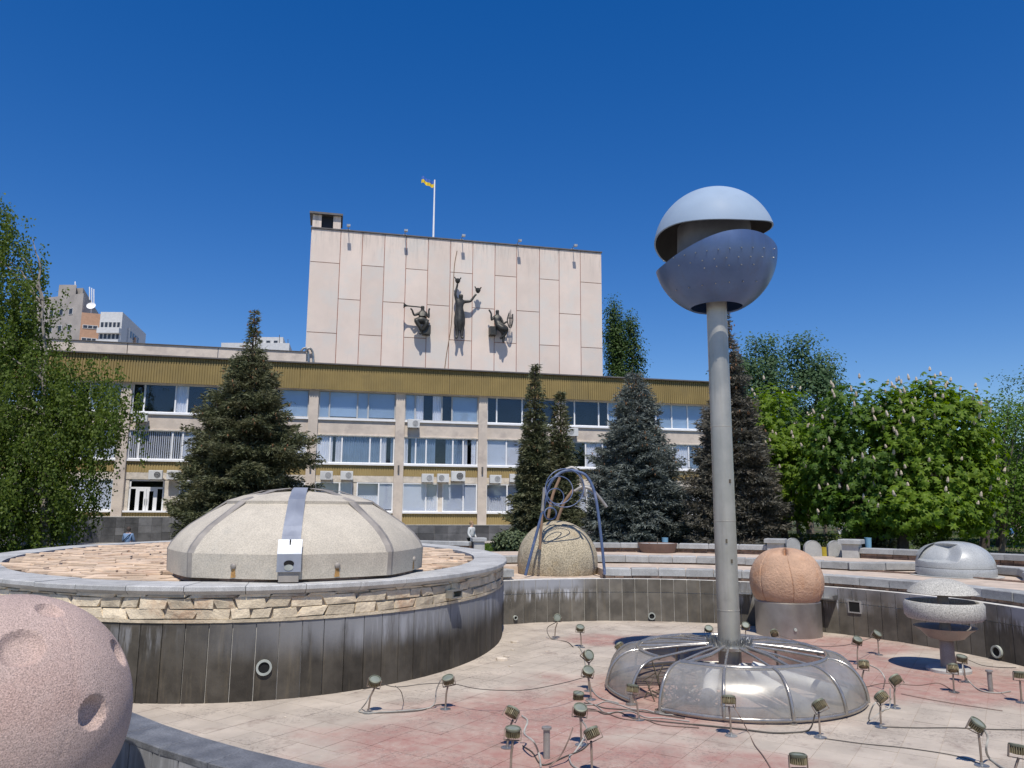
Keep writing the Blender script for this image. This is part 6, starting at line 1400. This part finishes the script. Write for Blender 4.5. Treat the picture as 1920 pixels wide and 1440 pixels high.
shrub('shrub', 'grey-green juniper at the foot of the narrow spruces', (ony(962, 990, 41)[0], 41, .55, 1.15, .9, .62), 'needle_lime', 2600, .2)
shrub('shrub', 'small round bush left of the birch trunk', (ony(18, 1000, 39)[0], 39, .25, .32, .3, .3), 'leaf_hedge', 500, .1, group='small bushes below the birch')
shrub('shrub', 'tiny bush near the birch trunk', (ony(50, 1000, 39)[0], 39, .2, .2, .2, .22), 'leaf_dark', 300, .1, group='small bushes below the birch')
shrub('hedge', 'long low hedge along the park path at the right', flat_ell(1790, 1990, 1012, 55, .8), 'leaf_hedge', 4200, .16, 'hedge', box=True)
# trunks of park trees one can tell apart
for (x, Y, r, lab) in ((1548, 58, .14, 'slim tree trunk seen above the hedge gap'), (1500, 62, .2, 'pale tree trunk behind the left chestnut'), (1843, 50, .3, 'thick tree trunk right of the saucer, left of two'), (1872, 52, .24, 'tree trunk at the right edge, right of two'), (1655, 75, .2, 'far tree trunk between the chestnut stems')):
    g = np.array(gnd(x, Y)); root = empty('park_tree', g, label=lab, cat='tree', group='park trees in the background'); m = MB(); f = np.array([random.uniform(-.4, .4), 0, 3.0]); limb(m, (0, 0, -.1), f, r, r * .7, 4, .06)
    for k in range(5): limb(m, f, f + [random.uniform(-2, 2), random.uniform(-1, 1), random.uniform(1.5, 3)], r * .5, r * .1, 4)
    m.build('trunk', 'bark_dark' if r > .15 else 'bark_grey', root, smooth=50); n = 2600; q = rng.normal(size=(n, 3)) * [1.6, 1.4, 1.0] + f + [0, 0, 2.2]; N_ = unit(rng.normal(size=(n, 3)) + [0, -.3, .8]); ax = unit(np.cross(N_, rng.normal(size=(n, 3)))); o = bpy.data.objects.new('crown', quadmesh('crown', leaf_quads(q, ax, N_, rng.uniform(.2, .35, n), rng.uniform(.15, .22, n)), 'leaf_dark')); COL.objects.link(o); o.parent = root
# grass
def grass_zone(n, fx):
    P = []
    while len(P) < n:
        p = fx()
        P.append(p)
    return np.array(P)
P = np.concatenate([grass_zone(5000, lambda: (*onz(rng.uniform(905, 1000), rng.uniform(1022, 1036), 0)[:2], 0)), grass_zone(9000, lambda: (*onz(rng.uniform(1400, 1920), 957 + 2.35 * 1430 / rng.uniform(34, 75), 0)[:2], 0)), grass_zone(3000, lambda: (*onz(rng.uniform(-20, 170), 949 + 2.35 * 1430 / rng.uniform(37, 42), 0)[:2], 0))]); n = len(P)
ax = unit(rng.normal(size=(n, 3)) * .35 + [0, 0, 1]); N_ = unit(rng.normal(size=(n, 3))); ln = rng.uniform(.08, .20, n); o = bpy.data.objects.new('grass', quadmesh('grass', leaf_quads(P, ax, N_, ln, ln * .3), 'grass_blade')); COL.objects.link(o); tag(o, 'short green grass on the lawns behind the parapet', 'grass', kind='stuff')

# parapet left of the path gap and its pillar
p = ony(897, 1026, 31); o = empty('pillar', (p[0], 31, 0), FA, label='short stone pillar beside the woman, right of the dome', cat='pillar', group='short parapet pillars')
zt = float(ony(897, 1008, 31)[2]); m = MB(); m.box((0, 0, (zt - .14) / 2), (.42, .42, zt - .14)); m.build('shaft', 'concrete', o); m = MB(); m.box((0, 0, zt - .07), (.56, .56, .14), ch=.02); m.build('cap', 'coping_grey', o)
a, b = ony(770, 1013, 32), ony(884, 1013, 31); L = float(np.hypot(b[0] - a[0], b[1] - a[1])); rz = math.atan2(b[1] - a[1], b[0] - a[0]); zt = float(a[2]); o = empty('parapet_wall', ((a[0] + b[0]) / 2, (a[1] + b[1]) / 2, 0), rz, label='low stone parapet with coping between the dome and the left pillar', cat='wall')
m = MB(); m.box((0, 0, (zt - .15) / 2), (L, .30, zt - .15)); m.build('wall_core', 'brick_dark', o)
cb = MB(); cb.box((0, 0, zt - .075), (L / 3 - .012, .46, .15), ch=.015); cb = cb.mesh('coping_block', 'coping_grey')
for k in range(3): inst('coping_block', cb, o, (L * (k - 1) / 3, 0, 0))

# ================================================================== people
M('skin_tone', (.48, .30, .22), .6, bump=0, var=.05); M('denim', (.17, .26, .40), .9, var=.15, bump=.1); M('white_cloth', (.62, .62, .60), .9, var=.06, bump=.1); M('dark_cloth', (.02, .022, .03), .9, bump=0); M('hair_dark', (.06, .04, .03), .8, bump=0); M('hair_fair', (.30, .19, .10), .8, bump=0); M('pink_cloth', (.50, .30, .27), .9, bump=0); M('stroller_blue', (.05, .13, .30), .7, bump=0); M('wood_slat', (.22, .14, .08), .8, var=.2, bump=.2)
def person(label, loc, rz, h, pose, top, legs, hair, held=None):
    o = empty('person', loc, rz, label=label, cat='person'); s = h / 1.75
    if pose == 'sit': hip = np.array([0, 0, .52]); knees = [np.array([x, -.45, .50]) for x in (-.12, .12)]; feet = [np.array([x, -.45, .06]) for x in (-.13, .13)]; toe = [np.array([x, -.65, .04]) for x in (-.13, .13)]
    else: hip = np.array([0, 0, .93]); knees = [np.array([-.10, -.12, .50]), np.array([.10, .06, .50])]; feet = [np.array([-.10, -.20, .08]), np.array([.10, .26, .10])]; toe = [np.array([-.10, -.38, .05]), np.array([.10, .12, .03])]
    b = hip[2]; V = [hip, (0, 0, b + .22), (0, -.01, b + .46), (0, -.01, b + .56), (0, -.02, b + .66), (0, -.03, b + .78)]; Rr = [(.16, .12), (.14, .11), (.17, .11), (.055, .055), (.085, .095), (.075, .085)]; E_ = [(0, 1), (1, 2), (2, 3), (3, 4), (4, 5)]
    arms = []
    for sx in (-1, 1):
        i = len(V); sh = (sx * .19, 0, b + .46); el = (sx * .26, .02 if pose != 'sit' else -.06, b + .17); wr = (sx * .24, -.14 if pose != 'sit' else -.28, b - .02 + (.05 if pose == 'sit' else 0)); hd = (sx * .23, wr[1] - .07, wr[2] - .05)
        V += [sh, el, wr, hd]; Rr += [.065, .048, .034, .04]; E_ += [(2, i), (i, i + 1), (i + 1, i + 2), (i + 2, i + 3)]; arms.append((sh, el, wr))
    for k in range(2):
        i = len(V); V += [np.array([(-.10, .10)[k], 0, b - .06]), knees[k], feet[k], toe[k]]; Rr += [.095, .065, .045, .035]; E_ += [(0, i), (i, i + 1), (i + 1, i + 2), (i + 2, i + 3)]
    sc = lambda L: [tuple(np.array(p) * s) for p in L]
    rs = lambda L: [tuple(x * s for x in r) if hasattr(r, '__len__') else r * s for r in L]
    skin('body', sc(V), E_, rs(Rr), 'skin_tone', o, sub=1)
    JV = [(0, 0, b - .06), (0, 0, b + .2), (0, -.005, b + .45), (0, -.005, b + .52)]; JR = [(.20, .16), (.185, .15), (.20, .14), (.09, .09)]; JE = [(0, 1), (1, 2), (2, 3)]
    for sh, el, wr in arms: i = len(JV); JV += [sh, el, wr]; JR += [.088, .07, .055]; JE += [(2, i), (i, i + 1), (i + 1, i + 2)]
    skin('jacket', sc(JV), JE, rs(JR), top, o, sub=1)
    TV = [hip - np.array([0, 0, .0])]; TR = [(.175, .145)]; TE = []
    for k in range(2): i = len(TV); TV += [np.array([(-.10, .10)[k], -.01, b - .1]), knees[k], feet[k] + np.array([0, 0, .03])]; TR += [.11, .082, .065]; TE += [(0, i), (i, i + 1), (i + 1, i + 2)]
    skin('trousers', sc(TV), TE, rs(TR), legs, o, sub=1)
    m = MB(); m.lathe([(0, .13), (.06, .115), (.098, .05), (.105, -.02), (.09, -.06)], 14); q = m.build('hair', hair, o, smooth=60); q.location = (0, .018 * s, (b + .72) * s); q.scale = (s * .98, s * 1.08, s)
    return o, b, s
g = ony(241, 1000, 38.0); o, b, s = person('man in a blue denim jacket with a dark strap, seen from behind', (g[0], 38, 0), R(182), 1.72, 'sit', 'denim', 'dark_cloth', 'hair_dark')
m = MB(); m.tube(spline([(-.16, -.04, 1.02), (-.10, .14, .95), (.05, .165, .78), (.19, .12, .62)], 5), .022, 6); m.build('strap', 'dark_cloth', o)
o = empty('bench', (g[0], 38, 0), R(182), label='plain wooden bench under the seated man behind the platform', cat='bench')
for k in range(4): m = MB(); m.box((0, -.16 + .13 * k, .43), (1.6, .11, .04)); m.build('slat', 'wood_slat', o)
for sx in (-1, 1): m = MB(); m.box((sx * .65, 0, .205), (.08, .45, .41)); m.build('leg', 'concrete', o)
g = ony(884, 1000, 38.6); person('woman in a white jacket and dark trousers walking by the pillar', (g[0], 38.6, 0), R(60), 1.70, 'walk', 'white_cloth', 'dark_cloth', 'hair_fair')
g = ony(1574, 1000, 62); person('far figure in white under the trees beyond the hedge', (g[0], 62, 0), R(20), 1.7, 'walk', 'white_cloth', 'white_cloth', 'hair_fair')
g = ony(1909, 1000, 62); person('far person in pink pushing a blue stroller at the right', (g[0], 62, 0), R(-80), 1.65, 'walk', 'pink_cloth', 'dark_cloth', 'hair_dark')
g = ony(1893, 1000, 62); o = empty('stroller', (g[0], 62, 0), R(-80), label='blue baby stroller on the park path at the right edge', cat='stroller')
m = MB(); m.lathe([(.12, .45), (.3, .55), (.34, .8), (.22, 1.0), (0, 1.05)], 14); m.build('hood', 'stroller_blue', o, smooth=40)
for sx, sy in ((-.25, -.3), (.25, -.3), (-.25, .3), (.25, .3)): m = MB(); m.tube([(sx, sy + .12 * math.cos(t), .13 + .12 * math.sin(t)) for t in np.linspace(0, TWO, 14)[:-1]], .02, 5, closed=True); m.build('wheel', 'dark_cloth', o)
m = MB()
for sx in (-.25, .25): m.tube([(sx, -.3, .13), (sx, .1, .5), (sx, .45, 1.0)], .015, 5); m.tube([(sx, .3, .13), (sx, -.1, .55)], .015, 5)
m.tube([(-.25, .45, 1.0), (.25, .45, 1.0)], .02, 5); m.build('frame', 'steel_dull', o)
